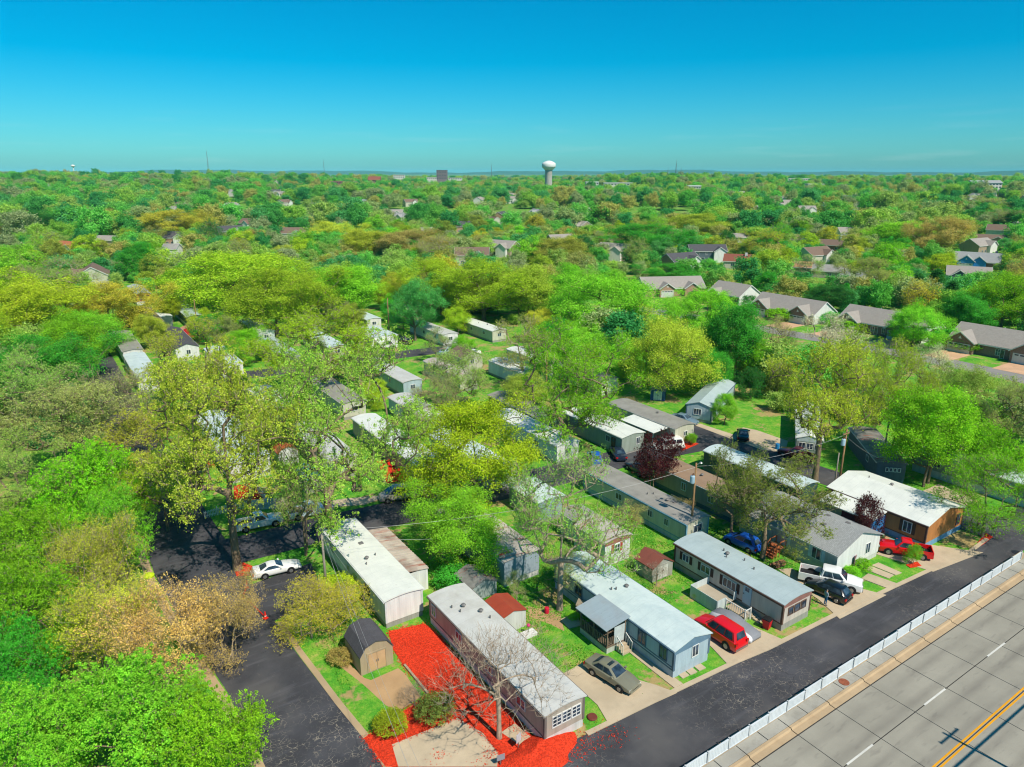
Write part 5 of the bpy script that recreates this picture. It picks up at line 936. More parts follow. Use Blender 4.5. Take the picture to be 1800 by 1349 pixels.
# ---------------------------------------------------------------- trees
def np_mesh(name, verts, quads, mat):
    me = bpy.data.meshes.new(name); nv, nf = len(verts), len(quads)
    me.vertices.add(nv); me.vertices.foreach_set('co', np.ascontiguousarray(verts, np.float32).ravel())
    me.loops.add(nf * 4); me.loops.foreach_set('vertex_index', np.ascontiguousarray(quads, np.int32).ravel())
    me.polygons.add(nf); me.polygons.foreach_set('loop_start', np.arange(0, nf * 4, 4, dtype=np.int32))
    me.update(calc_edges=True); me.materials.append(mat); return me
def unit(v): return v / np.maximum(np.linalg.norm(v, axis=-1, keepdims=True), 1e-9)
def gen_tree(seed, H, Rr, th, ntips, leafn, leafs, spread, twigs=0, inner=.3, lump=.35, conic=False, rt=None, bark=None, leafmat=None, twl=.8, trunks=1, flat=.8, pw=.46, ncl=0, clr=.3, sep=.82):
    rg = np.random.default_rng(seed); bark = bark or BARK; leafmat = leafmat or LEAF
    d = unit(rg.normal(size=(ntips, 3))); d[:, 2] = np.where(d[:, 2] < -.55, -d[:, 2], d[:, 2])
    lobes = unit(rg.normal(size=(11, 3))); amp = rg.uniform(-.5, 1., 11) * lump
    f = 1 + (np.exp(5 * (d @ lobes.T - 1)) * amp).sum(1)
    u = inner + (1 - inner) * rg.random(ntips) ** .55
    cz = (th + H) / 2; rz = (H - th) / 2
    if conic:
        t = rg.random(ntips) ** 1.3; a = rg.random(ntips) * 6.283; rr = Rr * (1 - t) ** .8 * (.35 + .65 * rg.random(ntips) ** .5)
        tips = np.stack([rr * np.cos(a), rr * np.sin(a), th + (H - th) * t], 1)
    else: tips = d * (u * f)[:, None] * np.array([Rr, Rr, rz]) + np.array([0, 0, cz]); tips[:, 2] = np.maximum(tips[:, 2], th * flat)
    if ncl:
        cd = unit(rg.normal(size=(900, 3))); cd[:, 2] = np.where(cd[:, 2] < -.85, -cd[:, 2], cd[:, 2]); cf = 1 + (np.exp(5 * (cd @ lobes.T - 1)) * amp).sum(1); cc = cd * (cf * rg.uniform(.3, .95, 900) ** .6)[:, None] * np.array([Rr, Rr, rz]) * .86 + np.array([0, 0, cz]); ch = []
        for q in cc:
            if len(ch) < ncl and all(np.linalg.norm((q - c) * np.array([1, 1, 1.0])) > clr * Rr * sep for c in ch): ch.append(q)
        ch = np.array(ch); cs = rg.uniform(.7, 1.25, len(ch)); pr_ = cs ** 2 / (cs ** 2).sum(); k = rg.choice(len(ch), ntips, p=pr_); dd = unit(rg.normal(size=(ntips, 3)) + np.array([0, 0, .35]))
        tips = ch[k] + dd * (cs[k] * clr * Rr * rg.random(ntips) ** .45)[:, None] * np.array([1, 1, .9]); tips[:, 2] = np.maximum(tips[:, 2], th * flat)
    rt = rt or (.05 + H * .017)
    nodes = np.zeros((ntips * 9 + 400, 3)); par = np.full(len(nodes), -1); n = 0
    starts = []
    for tr in range(trunks):
        off = np.array([0., 0.]) if trunks == 1 else rg.normal(size=2) * .12 * Rr
        top = th + (H - th) * (.9 if conic else .55); m = max(4, int(top / 1.1)); lean = rg.normal(size=2) * .05 * H * (1 if trunks == 1 else 2.5); prev = -1
        for i in range(m + 1):
            q = i / m; nodes[n] = (off[0] + lean[0] * q * q + rg.normal() * .05 * q, off[1] + lean[1] * q * q + rg.normal() * .05 * q, top * q); par[n] = prev; prev = n; n += 1
    ntr = n; order = np.argsort(np.linalg.norm(tips - np.array([0, 0, th]), axis=1)); tipn = []
    for ti in order:
        p = tips[ti]; c = nodes[:n]; dv = p - c; dist = np.linalg.norm(dv, axis=1)
        cost = dist + 1.2 * np.maximum(0, c[:, 2] - p[2] + (.25 if not conic else -.1) * np.hypot(dv[:, 0], dv[:, 1])) + 50 * (c[:, 2] < th * .75)
        k = int(np.argmin(cost)); L = dist[k]; s = c[k].copy(); m = max(1, int(L / (.06 * H)))
        ctrl = (s + p) / 2 + np.array([0, 0, .12 * L]) + rg.normal(size=3) * .08 * L; prev = k
        for i in range(1, m + 1):
            if n >= len(nodes) - 1: break
            t = i / m; nodes[n] = (1-t)**2 * s + 2*t*(1-t) * ctrl + t*t * p; par[n] = prev; prev = n; n += 1
        tipn.append(prev)
    nodes = nodes[:n]; par = par[:n]; cnt = np.zeros(n); cnt[tipn] += 1
    for i in range(n - 1, 0, -1):
        if par[i] >= 0: cnt[par[i]] += cnt[i]
    rad = np.maximum(rt * (np.maximum(cnt, .3) / ntips) ** pw * (1 if trunks == 1 else .8), .012 * H / 12)
    base = np.where(par < 0)[0]; flare = 1 + .35 * np.exp(-nodes[:, 2] / (.05 * H)); rad = rad * np.where(np.arange(n) < ntr, flare, 1)
    e = np.where(par >= 0)[0]; P, Q, rp, rq = nodes[par[e]], nodes[e], np.minimum(rad[par[e]], rad[e] * 1.5), rad[e]
    V, F = [], []; o = 0
    for lo, hi, ns in ((.10, 9, 8), (.035, .10, 5), (0, .035, 3)):
        s = (rq >= lo) & (rq < hi)
        if not s.any(): continue
        p, q, a, b = P[s], Q[s], rp[s], rq[s]; dd = unit(q - p); up = np.where(np.abs(dd[:, 2:3]) > .9, np.array([[1., 0, 0]]), np.array([[0, 0, 1.]])); x = unit(np.cross(dd, up)); y = np.cross(dd, x)
        an = np.arange(ns) * 6.28318 / ns; ca, sa = np.cos(an)[None, :, None], np.sin(an)[None, :, None]; ringv = x[:, None] * ca + y[:, None] * sa
        vv = np.stack([p[:, None] + ringv * a[:, None, None], q[:, None] + ringv * b[:, None, None]], 1); E = len(p)
        ix = o + (np.arange(E) * 2 * ns)[:, None] + np.arange(ns)[None]; nx = o + (np.arange(E) * 2 * ns)[:, None] + (np.arange(ns)[None] + 1) % ns
        F.append(np.stack([ix, nx, nx + ns, ix + ns], -1).reshape(-1, 4)); V.append(vv.reshape(-1, 3)); o += E * 2 * ns
    tp = nodes[tipn]
    def quads(c, ax, ay):
        v = np.stack([c - ax, c - ay, c + ax, c + ay], 1).reshape(-1, 3); return v, np.arange(len(v)).reshape(-1, 4)
    tw = []
    if twigs:
        ce = np.repeat(tp, twigs, 0); out = unit(ce - np.array([0, 0, th * .8])); dr = unit(out + rg.normal(size=ce.shape) * .65 + np.array([0, 0, .25])); ln = rg.uniform(.5, 1.2, (len(ce), 1)) * twl; sd = unit(np.cross(dr, rg.normal(size=ce.shape))) * rg.uniform(.008, .016, (len(ce), 1)) * (H / 12)
        st_ = ce - dr * ln * .2; en = ce + dr * ln; v = np.stack([st_ - sd, st_ + sd, en + sd * .5, en - sd * .5], 1).reshape(-1, 3); tw = [v]
    trunk = np_mesh('trunk', np.concatenate(V), np.concatenate(F), bark)
    CV, CF = [], []; co = 0
    if leafn:
        ce = np.repeat(tp, leafn, 0); pos_ = ce + rg.normal(size=ce.shape) * spread * np.array([1, 1, .75]); nr = unit(rg.normal(size=ce.shape) + np.array([0, 0, 1.1]) + .6 * unit(ce - np.array([0, 0, cz])))
        if tw: k = rg.integers(0, len(ce) // leafn * twigs, len(ce)); pos_ = np.where((rg.random(len(ce)) < .6)[:, None], (tw[0].reshape(-1, 4, 3)[:, 2])[k] + rg.normal(size=ce.shape) * leafs * .7, pos_)
        ax = unit(np.cross(nr, rg.normal(size=ce.shape))); ay = np.cross(nr, ax); sz = leafs * rg.uniform(.55, 1.25, (len(ce), 1)); v, q = quads(pos_, ax * sz * .62, ay * sz * .42); CV.append(v); CF.append(q); co = len(v)
    crown = np_mesh('crown', np.concatenate(CV), np.concatenate(CF), leafmat) if leafn else None
    twm = np_mesh('twigs', tw[0], np.arange(len(tw[0])).reshape(-1, 4), TWIG) if tw else None
    return dict(H=H, R=Rr, trunk=trunk, crown=crown, twigs=twm)
PROTO = {
 'near': [gen_tree(1, 10, 5.5, 1.0, 1000, 62, .125, .36, 1, twl=.6, trunks=3, lump=.6, ncl=38, clr=.30), gen_tree(2, 10, 5.5, .8, 1000, 62, .125, .36, 1, twl=.6, trunks=3, lump=.6, ncl=40, clr=.28)],
 'bud': [gen_tree(3, 8, 5.2, .6, 950, 34, .088, .26, 4, twl=.8, trunks=4, bark=TWIG, lump=.5, ncl=26, clr=.3), gen_tree(4, 8, 5, .6, 950, 34, .088, .26, 4, twl=.8, trunks=4, bark=TWIG, lump=.5, ncl=24, clr=.3)],
 'spars': [gen_tree(11, 20, 8.5, 5.0, 950, 66, .13, .42, 2, lump=.6, twl=1.0, ncl=30, clr=.25, sep=1.0), gen_tree(12, 20, 8.5, 4.5, 950, 66, .13, .42, 2, lump=.65, twl=1.0, ncl=32, clr=.24, sep=1.0), gen_tree(13, 18, 8.5, 4.0, 950, 60, .13, .45, 3, lump=.65, twl=1.0, trunks=2, ncl=32, clr=.25, sep=1.0), gen_tree(14, 19, 8.5, 5.5, 950, 66, .13, .42, 2, lump=.7, twl=1.0, ncl=30, clr=.25, sep=1.0)],
 'full': [gen_tree(21, 15, 6.5, 2.2, 1000, 62, .172, .46, 0, lump=.6, ncl=56, clr=.28), gen_tree(22, 15, 6.5, 2.0, 1000, 62, .172, .46, 0, lump=.65, ncl=54, clr=.28), gen_tree(23, 15, 6.2, 1.8, 1000, 62, .172, .46, 0, lump=.6, trunks=2, ncl=60, clr=.27), gen_tree(24, 15, 6.2, 2.4, 1000, 62, .172, .46, 0, lump=.75, ncl=54, clr=.28)],
 'half': [gen_tree(31, 17, 7, 4.0, 700, 38, .11, .42, 3, lump=.55, twl=1.1, bark=TWIG, ncl=24, clr=.27), gen_tree(32, 17, 7.5, 3.6, 700, 38, .11, .45, 3, lump=.6, twl=1.1, trunks=2, ncl=26, clr=.26)],
 'bare': [gen_tree(41, 9, 5.0, 2.4, 620, 0, .1, .3, 4, inner=.25, twl=.75, bark=TWIG, rt=.18, pw=.58)],
 'conif': [gen_tree(51, 12, 3.4, .6, 700, 24, .26, .34, 0, conic=True)],
 'bush': [gen_tree(61, 2.6, 1.7, .15, 260, 34, .10, .13, 0, inner=.5, lump=.12, trunks=3, rt=.05), gen_tree(62, 2.4, 1.8, .15, 240, 30, .11, .15, 0, inner=.4, lump=.2, trunks=3, rt=.05)],
 'mid': [gen_tree(71, 14, 6, 1.4, 460, 28, .33, .5, 0, lump=.65, ncl=46, clr=.3), gen_tree(72, 14, 6, 1.2, 460, 28, .33, .5, 0, lump=.6, ncl=46, clr=.3), gen_tree(73, 15, 5.4, 1.4, 440, 28, .33, .5, 0, lump=.7, ncl=46, clr=.32), gen_tree(74, 14, 6, 2, 420, 16, .28, .55, 3, lump=.6, twl=1.3, ncl=46, clr=.29), gen_tree(75, 14, 5.6, 1.4, 440, 28, .33, .5, 0, lump=.75, ncl=46, clr=.3)],
}
C = dict(lime=(.42, .58, .04), green=(.24, .54, .03), emer=(.08, .42, .05), bright=(.27, .62, .05), olive=(.36, .43, .08), tan=(.70, .49, .19), gold=(.54, .56, .07), goldlime=(.43, .56, .07), grey=(.40, .46, .17), dark=(.05, .22, .05), purple=(.10, .025, .04), teal=(.12, .42, .13), pale=(.36, .52, .14), brown=(.48, .42, .14), white=(.78, .74, .64), dkolive=(.22, .30, .07))
TREES = []
def tree(kind, label, x, y, H, Rm, col, idx=None, group=None, rz=None, name='tree', sub=True):
    pr = PROTO[kind]; p = pr[(idx if idx is not None else len(TREES)) % len(pr)]; j = random.uniform(.88, 1.12)
    col = C[col] if isinstance(col, str) else col; col = tuple(c * j * random.uniform(.92, 1.08) for c in col)
    r = thing(name, label, 'shrub' if name == 'shrub' else 'tree', (x, y, tz(x, y)), random.uniform(0, 6.28) if rz is None else rz, group); r.scale = (Rm / p['R'], Rm / p['R'], H / p['H'])
    for k in ('trunk', 'crown', 'twigs'):
        if p[k] is None: continue
        o = mesh_obj('crown' if (k == 'twigs' and p['crown'] is None) else k, p[k], r)
        if k == 'crown': o.color = (*col, 1)
    TREES.append((x, y, H, Rm)); return r
def tpx(kind, label, cx, cy, H, rpx, col, **kw):
    """tree whose crown centre shows at a pixel; its distance follows from its usual height"""
    q = at(cx, cy, H * .6); zc = topx(q.x, q.y, H * .6)[2]; return tree(kind, label, q.x, q.y, H, rpx * zc / FPX, col, **kw)
LW = 'trees of the wood left of the side street'
tree('spars', 'tallest sparse golden-green tree with thick trunk at the side street corner', 12.6, 70.6, 23.5, 8.6, 'goldlime', 3, rz=.4); tree('spars', 'tall thin-leaved grey-green tree beside the white mobile home', 22.2, 68.4, 22.5, 8.8, (.34, .58, .10), 0, rz=2.); tree('half', 'slim leaning tree with few leaves by the guyed pole', 19.6, 69.8, 15, 3.8, 'pale', 1)
tree('full', 'dense yellow-green tree in the middle between the mobile homes', 40.7, 68.2, 15.5, 6.6, (.45, .58, .03), 0, rz=1.); tree('full', 'bright green spreading tree overhanging the rust-streaked roof', 32.6, 58.6, 8, 4.7, 'bright', 1); tree('half', 'half-bare tree with forked grey trunk on the lawn by the porch', 36.4, 46.2, 16, 5.5, (.32, .56, .10), 0, rz=1.2)
tree('bare', 'leafless pale tree on the red mulch beside the grey mobile home', 22.9, 35.9, 8.6, 4.8, 'grey', 0, rz=2.4); q = at(992, 806); tree('spars', 'tall light-green tree in the centre with dark trunk', q.x, q.y, 17.5, 8.2, 'green', 1, rz=.8)
tpx('near', 'purple-leaved round tree beside the cross street', 1150, 806, 7.5, 42, 'purple', idx=0); tree('near', 'small purple-leaved tree before the plum wall and white roof of the orange home', 72.5, 37.2, 6.0, 1.75, 'purple', 1)
tree('spars', 'olive-green tree in front of the grey double-wide home', 60.3, 41.4, 10.5, 5.6, 'dkolive', 0); tpx('spars', 'thin olive tree between the tan home and the double-wide', 1292, 862, 10, 60, 'dkolive', idx=1); tree('spars', 'huge golden-green spreading tree by the leaning transformer pole', 83.0, 50.4, 19, 8.0, (.44, .54, .06), 3, rz=3.)
q = at(1622, 852); tree('full', 'bright green tree before the sage home on the right', q.x, q.y, 13.5, 5.8, 'green', 2); tree('spars', 'young green tree on the red mulch tip at the right street corner', 85.0, 30.9, 10, 5.2, 'green', 2); tree('full', 'golden-green tree behind the striped blue home', 92.6, 88.6, 16.5, 6.6, 'goldlime', 0); tree('full', 'slender young bright-green tree on the lawn by the striped blue home', 90.4, 72.0, 6, 1.7, 'bright', 0)
for k_, cx, cy, H, rp, col, lab in [
 ('near', 205, 1265, 9, 150, 'bright', 'big bright green tree filling the bottom left'), ('near', 50, 1300, 8, 120, 'bright', 'green tree in the extreme bottom left corner'), ('near', 360, 1285, 7.5, 105, 'green', 'fresh green tree leaning over the side street at the bottom'), ('near', 20, 1180, 7, 85, 'emer', 'dark emerald bush-like tree at the left edge'),
 ('bud', 300, 1100, 7.5, 112, 'tan', 'broad tan-budding tree beside the side street'), ('bud', 395, 1085, 6.5, 76, 'tan', 'tan-budding tree closest to the traffic cone'), ('bud', 175, 1085, 8, 100, 'gold', 'gold-budding tree left of the tan ones'), ('near', 75, 1080, 9, 105, 'green', 'fresh green tree at the left between gold and dark trees'),
 ('bud', 150, 985, 9, 85, 'gold', 'golden twiggy tree above the tan budding trees'), ('near', 205, 935, 9, 66, 'bright', 'vivid green tree lining the side street'), ('near', 45, 965, 10, 100, 'green', 'leafy green tree at the left edge below the thin grey-green one'), ('near', 130, 865, 10, 95, 'green', 'fresh green tree midway up the left wood'), ('spars', 30, 850, 11, 90, 'pale', 'grey-green thin tree at the left edge'), ('near', 215, 860, 8, 60, 'green', 'green tree beside the upper side street'),
 ('spars', 110, 745, 13, 120, 'grey', 'wide grey-green thin tree on the left'), ('spars', 25, 690, 13, 90, 'pale', 'pale thin-crowned tree at the left edge higher up'), ('full', 60, 640, 13, 80, 'emer', 'dense emerald tree on the left'), ('full', 130, 600, 13, 62, 'green', 'round green tree left of the silver roofs'), ('half', 205, 705, 12, 80, 'grey', 'grey twiggy tree below the silver roofs'), ('spars', 265, 790, 12, 95, 'gold', 'golden olive tree overhanging the side street'), ('spars', 330, 640, 14, 85, 'gold', 'golden tree before the black-shingled home'), ('spars', 290, 860, 9, 75, 'lime', 'low lime tree beside the upper side street'),
 ('full', 55, 545, 14, 92, 'lime', 'lime green tree on the far left'), ('half', 98, 488, 14, 62, 'pale', 'twiggy green tree above the lime one on the left'), ('full', 195, 535, 14, 62, 'gold', 'golden round tree left of the red-windowed home'), ('full', 243, 447, 13, 34, 'emer', 'dense dark emerald round tree on the left'), ('full', 62, 392, 15, 30, 'dark', 'tall dark tree on the far left'),
 ('full', 400, 480, 19, 110, 'lime', 'huge lime green tree left of centre'), ('full', 480, 520, 17, 85, 'lime', 'lime green tree adjoining the huge one on its right'), ('full', 600, 505, 15, 78, 'bright', 'bright green tree left of the teal-green one'), ('full', 728, 540, 14, 38, 'teal', 'teal-green upright tree beside the cargo van'), ('spars', 565, 612, 16, 105, 'lime', 'thin lime tree behind the tall grey-green one'), ('full', 850, 500, 17, 80, 'lime', 'broad lime tree in the middle distance'), ('full', 920, 505, 16, 62, 'goldlime', 'golden-lime tree right of the broad lime tree'), ('full', 775, 500, 15, 55, 'lime', 'lime tree left of the broad one'),
 ('full', 1060, 525, 17, 88, 'bright', 'big bright green tree in the middle distance'), ('full', 1000, 500, 15, 50, 'bright', 'bright green tree left of the big one'), ('full', 1290, 585, 16, 58, 'emer', 'tall emerald tree before the duplexes'), ('full', 1235, 555, 13, 50, 'bright', 'bright green tree left of the tall emerald one'), ('full', 1240, 640, 10, 36, 'emer', 'emerald tree behind the striped blue home'), ('near', 1322, 668, 6, 26, 'dark', 'dark green shrub-like tree behind the bright lawn'), ('near', 1338, 632, 8, 34, 'green', 'green tree at the back of the bright lawn'), ('near', 1372, 664, 7, 26, 'dkolive', 'dark olive tree left of the white-roofed gabled home'),
 ('half', 920, 610, 13, 62, 'olive', 'twiggy olive tree in the middle beside the white roofs'), ('full', 1000, 620, 13, 60, 'bright', 'green tree behind the tall central one'), ('spars', 800, 660, 11, 60, 'pale', 'thin pale tree left of the central trees'), ('half', 760, 690, 9, 45, 'grey', 'bare grey shrubby tree among the middle roofs'), ('full', 930, 680, 8, 40, 'olive', 'olive tree before the middle white roofs'), ('half', 1350, 590, 11, 42, 'grey', 'bare grey tree before the middle duplex'), ('spars', 1590, 690, 16, 75, 'goldlime', 'golden-lime tree behind the slate home'), ('full', 1690, 695, 10, 46, 'pale', 'pale green tree behind the sage home'), ('spars', 1785, 725, 11, 55, 'grey', 'thin grey-green tree at the right edge'), ('near', 1740, 790, 9, 66, 'green', 'leafy green tree overhanging the right-hand roof'), ('half', 1455, 600, 12, 60, 'white', 'white-blossoming tree behind the huge golden one'), ('half', 1630, 640, 10, 34, 'white', 'white-blossoming tree before the second duplex'),
 ('full', 1612, 562, 11, 44, 'bright', 'bright green tree before the second duplex'), ('full', 1770, 520, 15, 62, 'green', 'broad green tree at the right edge by the duplex'), ('full', 1700, 545, 11, 45, 'emer', 'dark emerald tree above the nearest duplex'), ('full', 1135, 420, 15, 56, 'emer', 'emerald tree left of the slate two-storey house'), ('full', 1232, 392, 17, 46, 'goldlime', 'golden upright tree behind the slate house'), ('spars', 1345, 430, 13, 50, 'gold', 'gold-leaved tree between the far houses'), ('full', 1580, 410, 15, 62, 'bright', 'bright green broad tree above the duplexes'), ('full', 1655, 415, 18, 42, 'brown', 'tall golden-brown tree on the right'), ('half', 1720, 370, 16, 58, 'grey', 'bare grey tree on the far right'), ('half', 1780, 385, 14, 50, 'grey', 'bare grey tree at the right edge'), ('full', 1662, 458, 8, 20, 'lime', 'lime tree beside the blue-gabled house'), ('spars', 1530, 480, 12, 55, 'grey', 'grey-green thin tree above the duplex roofs'), ('half', 1420, 470, 10, 34, 'pale', 'pale twiggy tree before the peach-roofed house'), ('full', 1190, 480, 8, 45, 'emer', 'emerald thicket behind the left duplex'), ('full', 1460, 520, 8, 45, 'dark', 'dark thicket behind the long duplex'),
 ('conif', 1612, 505, 10, 26, 'dark', 'dark conifer left of the taupe-roofed teal house'), ('conif', 1645, 500, 11, 30, 'dark', 'dark conifer before the taupe-roofed teal house'), ('conif', 1672, 520, 10, 28, 'dark', 'third dark conifer nearest the right-hand duplex'), ('conif', 1487, 515, 7, 15, 'emer', 'small emerald conifer beside the long duplex gable'), ('full', 715, 430, 14, 60, 'brown', 'brownish twiggy tree in the middle distance left of centre'), ('half', 770, 440, 14, 45, 'grey', 'grey bare tree in the middle distance'), ('full', 575, 410, 15, 42, 'gold', 'orange-gold tree left of centre in the distance'), ('full', 640, 425, 15, 48, 'goldlime', 'golden tree right of the orange-gold one'),
 ('full', 300, 395, 17, 55, 'gold', 'broad golden tree in the left distance'), ('full', 190, 385, 15, 32, 'brown', 'brown-budding tree in the left distance'), ('spars', 1500, 650, 13, 60, 'lime', 'thin lime tree behind the slate home roof'), ('full', 985, 440, 14, 52, 'olive', 'olive tree in the middle distance right of the pale crowns')]:
    tpx(k_, lab, cx, cy, H, rp, col, group=LW if cx < 300 and cy > 580 else None)
SHR = 'garden shrubs'
for nm_, k_, x, y, H, Rm, col, lab in [('s', 'bush', 20.0, 40.2, 1.9, 1.45, 'dkolive', 'dark clipped round bush on the red mulch'), ('s', 'bush', 16.5, 40.9, 1.7, 1.25, (.34, .48, .03), 'yellow-green clipped round bush at the mulch corner'), ('s', 'bare', 19.2, 42.3, 1.9, 1.3, 'grey', 'small leafless shrub beside the clipped bush'), ('s', 'bud', 16.3, 55.5, 4.4, 4.4, (.56, .54, .07), 'large yellow-budding shrub between shed and side street'), ('s', 'bush', 16.4, 50.6, 1.1, 1.2, 'brown', 'low reddish shrub at the shed corner'), ('s', 'bush', 19.5, 59.3, 2.4, 2.4, 'lime', 'lime shrub at the foot of the guyed pole'),
   ('s', 'near', *at(1603, 993)[:2], 2.5, .95, 'bright', 'bright green upright shrub beside the red pickup'), ('s', 'bush', 64.9, 34.0, 1.1, .9, 'bright', 'green shrub left of the flag'), ('s', 'bush', 66.9, 34.1, 1.2, 1.0, 'green', 'green shrub right of the flag'), ('s', 'bare', 47.0, 44.0, 2.4, 1.5, 'brown', 'bare little tree before the grey metal shed'), ('s', 'bush', 48.7, 40.2, .9, .45, 'lime', 'potted lime shrub standing on the deck'), ('s', 'half', 39.3, 48.0, 4.5, 2.6, 'pale', 'twiggy shrub against the pale blue home'), ('s', 'bush', 36.6, 44.3, .6, .6, 'bright', 'leafy plant at the foot of the half-bare tree'), ('s', 'half', 33.6, 49.4, 3.4, 1.2, 'pale', 'slim sapling by the blue-grey end wall'), ('s', 'near', 79.0, 68.8, 2.0, 1.0, 'green', 'green shrub on the mulch strip by the cream home'), ('s', 'bush', 94.6, 80.2, 1.2, 1.2, 'bright', 'clipped bright green bush below the golden tree'), ('s', 'bush', 30.2, 55.6, 1.8, 2.2, 'emer', 'dark shrub below the lean-to'), ('s', 'half', 58.8, 52, 3, 2.2, 'brown', 'brown twiggy shrub against the cream home'), ('s', 'half', 53.0, 55.0, 3, 2.4, 'brown', 'brown twiggy shrub left of the cream home')]:
    tree(k_, lab, x, y, H, Rm, col, group=SHR, name='shrub')
for i in range(16):
    q = at(1195 + i * 36, 515 + i * 6 + (i % 3) * 9); tree('bush', 'dark green hedge shrub behind the duplex roofs', q.x, q.y, 3.2, 4.2, ('dark', 'emer', 'green')[i % 3], group='hedge behind the duplexes', name='shrub')

# mid-distance suburb: houses and trees scattered beyond the park
HOUSES = [(o.location.x, o.location.y) for o in list(COL.objects) if o.parent is None and o.name.split('.')[0] in ('house', 'mobile_home', 'shed', 'annex')]
def side_word(px): return ('at the far left', 'left of centre', 'left of the water tower', 'right of the water tower', 'right of centre', 'at the far right')[max(0, min(5, int(px / 300)))]
rg = np.random.default_rng(77); cols_ = [('lime', 5), ('green', 4), ('emer', 3), ('bright', 3), ('olive', 5), ('gold', 3), ('goldlime', 4), ('grey', 3), ('dark', 1), ('teal', 1), ('pale', 3), ('brown', 2)]
pool = [c for c, k in cols_ for _ in range(k)]
cname = dict(lime='lime green', green='fresh green', emer='emerald', bright='bright green', olive='olive', gold='golden', goldlime='golden-green', grey='grey-green', dark='dark green', teal='teal-green', pale='pale green', brown='brown-budding')
def in_park(x, y): return 9 < x < 165 and y < 235 and (x < 100 or y < 42)
FARH = []
hw_pal = [(W['white'], RF['sht'], 'white', 'taupe'), (W['cream'], RF['shb'], 'cream', 'brown'), (BRP, RF['shd'], 'brick', 'dark'), (W['grey'], RF['shg'], 'grey', 'pale grey'), (W['tan'], RF['sht'], 'tan', 'taupe')]
protoH = []
tries = 0
while len(FARH) < 125 and tries < 9000:
    tries += 1; th = rg.uniform(-36, 36); r_ = rg.uniform(300, 700) if rg.random() < .4 else rg.uniform(700, 1700); a = R(HEAD + th); x, y = r_ * math.sin(a), r_ * math.cos(a)
    if in_park(x, y) or any(math.hypot(x - h[0], y - h[1]) < 30 for h in HOUSES + FARH): continue
    k = len(FARH) % 5; wl, rfm, n1, n2 = hw_pal[k]; px = topx(x, y, 3)[0]
    lab = '%s-walled suburban house, %s roof, %s %s' % (n1, n2, 'far back' if r_ > 700 else 'nearer', side_word(px))
    rz = R(-HEAD) + rg.choice([0, .5, -.6, 1.2, -1.1])
    if k >= len(protoH) : o = house(lab, x, y, rz, rg.uniform(13, 18), 10, 4.6, 3.0, wl, rfm, [(3, 6, 1.5, 'w')], wins=[('f', -4, 1.7, 1.4, 1.3), ('f', -1.3, 1.7, 1.4, 1.3)], side=wl); protoH.append(o)
    else: o = copy_tree(protoH[k]); o.location = (x, y, tz(x, y)); o.rotation_euler[2] = rz; o['label'] = lab
    o['group'] = 'suburban houses beyond the park'; FARH.append((x, y))
ALLH = HOUSES + FARH
def blocked(x, y, Rm):
    d = math.hypot(x, y)
    for hx, hy in ALLH:
        s = ((hx - x) * x + (hy - y) * y) / d  # how far the house lies behind the tree
        l = abs(-(hx - x) * y + (hy - y) * x) / d
        if -9 - Rm * .5 < s < (.27 if math.hypot(hx, hy) < 420 else .09) * math.hypot(hx, hy) and l < 5 + Rm * .7: return True
    return False
# trees between the homes farther back in the park
n_pk = 0; tries = 0; HB = [(o.location.x, o.location.y, *sorted((o.children[0].dimensions.x, o.children[0].dimensions.y))) for o in list(COL.objects) if o.parent is None and o.name.startswith('mobile_home')]
while n_pk < 58 and tries < 6000:
    tries += 1; x, y = rg.uniform(16, 112), rg.uniform(78, 215); Rm = rg.uniform(2.0, 4.6); H = Rm * rg.uniform(2.0, 2.6)
    if (80 < x < 89 and y < 80) or (x < 80 and y < 92) or 138 < y < 152 and x > 20: continue
    if any(abs(x - h[0]) < h[2] / 2 + Rm * .55 and abs(y - h[1]) < h[3] / 2 + Rm * .6 for h in HB) or any(math.hypot(x - t[0], y - t[1]) < (Rm + t[3]) * .72 for t in TREES): continue
    if any(0 < h[1] - h[3] / 2 - y < 13 and abs(x - h[0]) < 5 for h in HB): continue
    if 84 < x < 98 and 62 < y < 86: continue
    c = pool[rg.integers(len(pool))]; px, py, _ = topx(x, y, H * .6)
    tree(('full', 'spars', 'half')[0 if c not in ('grey', 'brown', 'pale') else rg.integers(1, 3)], '%s %s tree among the back homes %s' % ('tall' if H > 9 else 'small', cname[c], side_word(px)), x, y, H, Rm, c, group='trees between the back homes'); n_pk += 1
n_mid = 0; tries = 0; used = {}
while n_mid < 205 and tries < 30000:
    tries += 1; th = rg.uniform(-38, 38); r_ = math.sqrt(rg.uniform(105 ** 2, 470 ** 2)); a = R(HEAD + th); x, y = r_ * math.sin(a), r_ * math.cos(a)
    if (9 < x < 100 and y < 215) or (100 <= x < 176 and y < 175 and not (104 < x < 150)): continue
    Rm = rg.uniform(3.6, 6.8); H = Rm * rg.uniform(1.75, 2.3)
    if x > 126 and x < 176 and y < 185: continue
    if x > 100 and r_ < 215: Rm = rg.uniform(1.8, 3.0); H = Rm * 1.9
    if y < 40 or (176 <= x < 195 and 50 < y < 182) or any(math.hypot(x - t[0], y - t[1]) < (Rm + t[3]) * .80 for t in TREES) or (x > 9 and blocked(x, y, Rm)): continue
    c = pool[rg.integers(len(pool))]; px, py, _ = topx(x, y, H * .6); band = 'just beyond the park' if r_ < 230 else 'in the middle distance'
    lab = '%s %s tree %s %s' % ('tall' if H > 13 else 'rounded', cname[c], band, side_word(px))
    tree('mid' if r_ > 190 else ('half' if c in ('grey', 'brown') else 'full'), lab, x, y, H, Rm, c, group='suburban trees beyond the park'); n_mid += 1
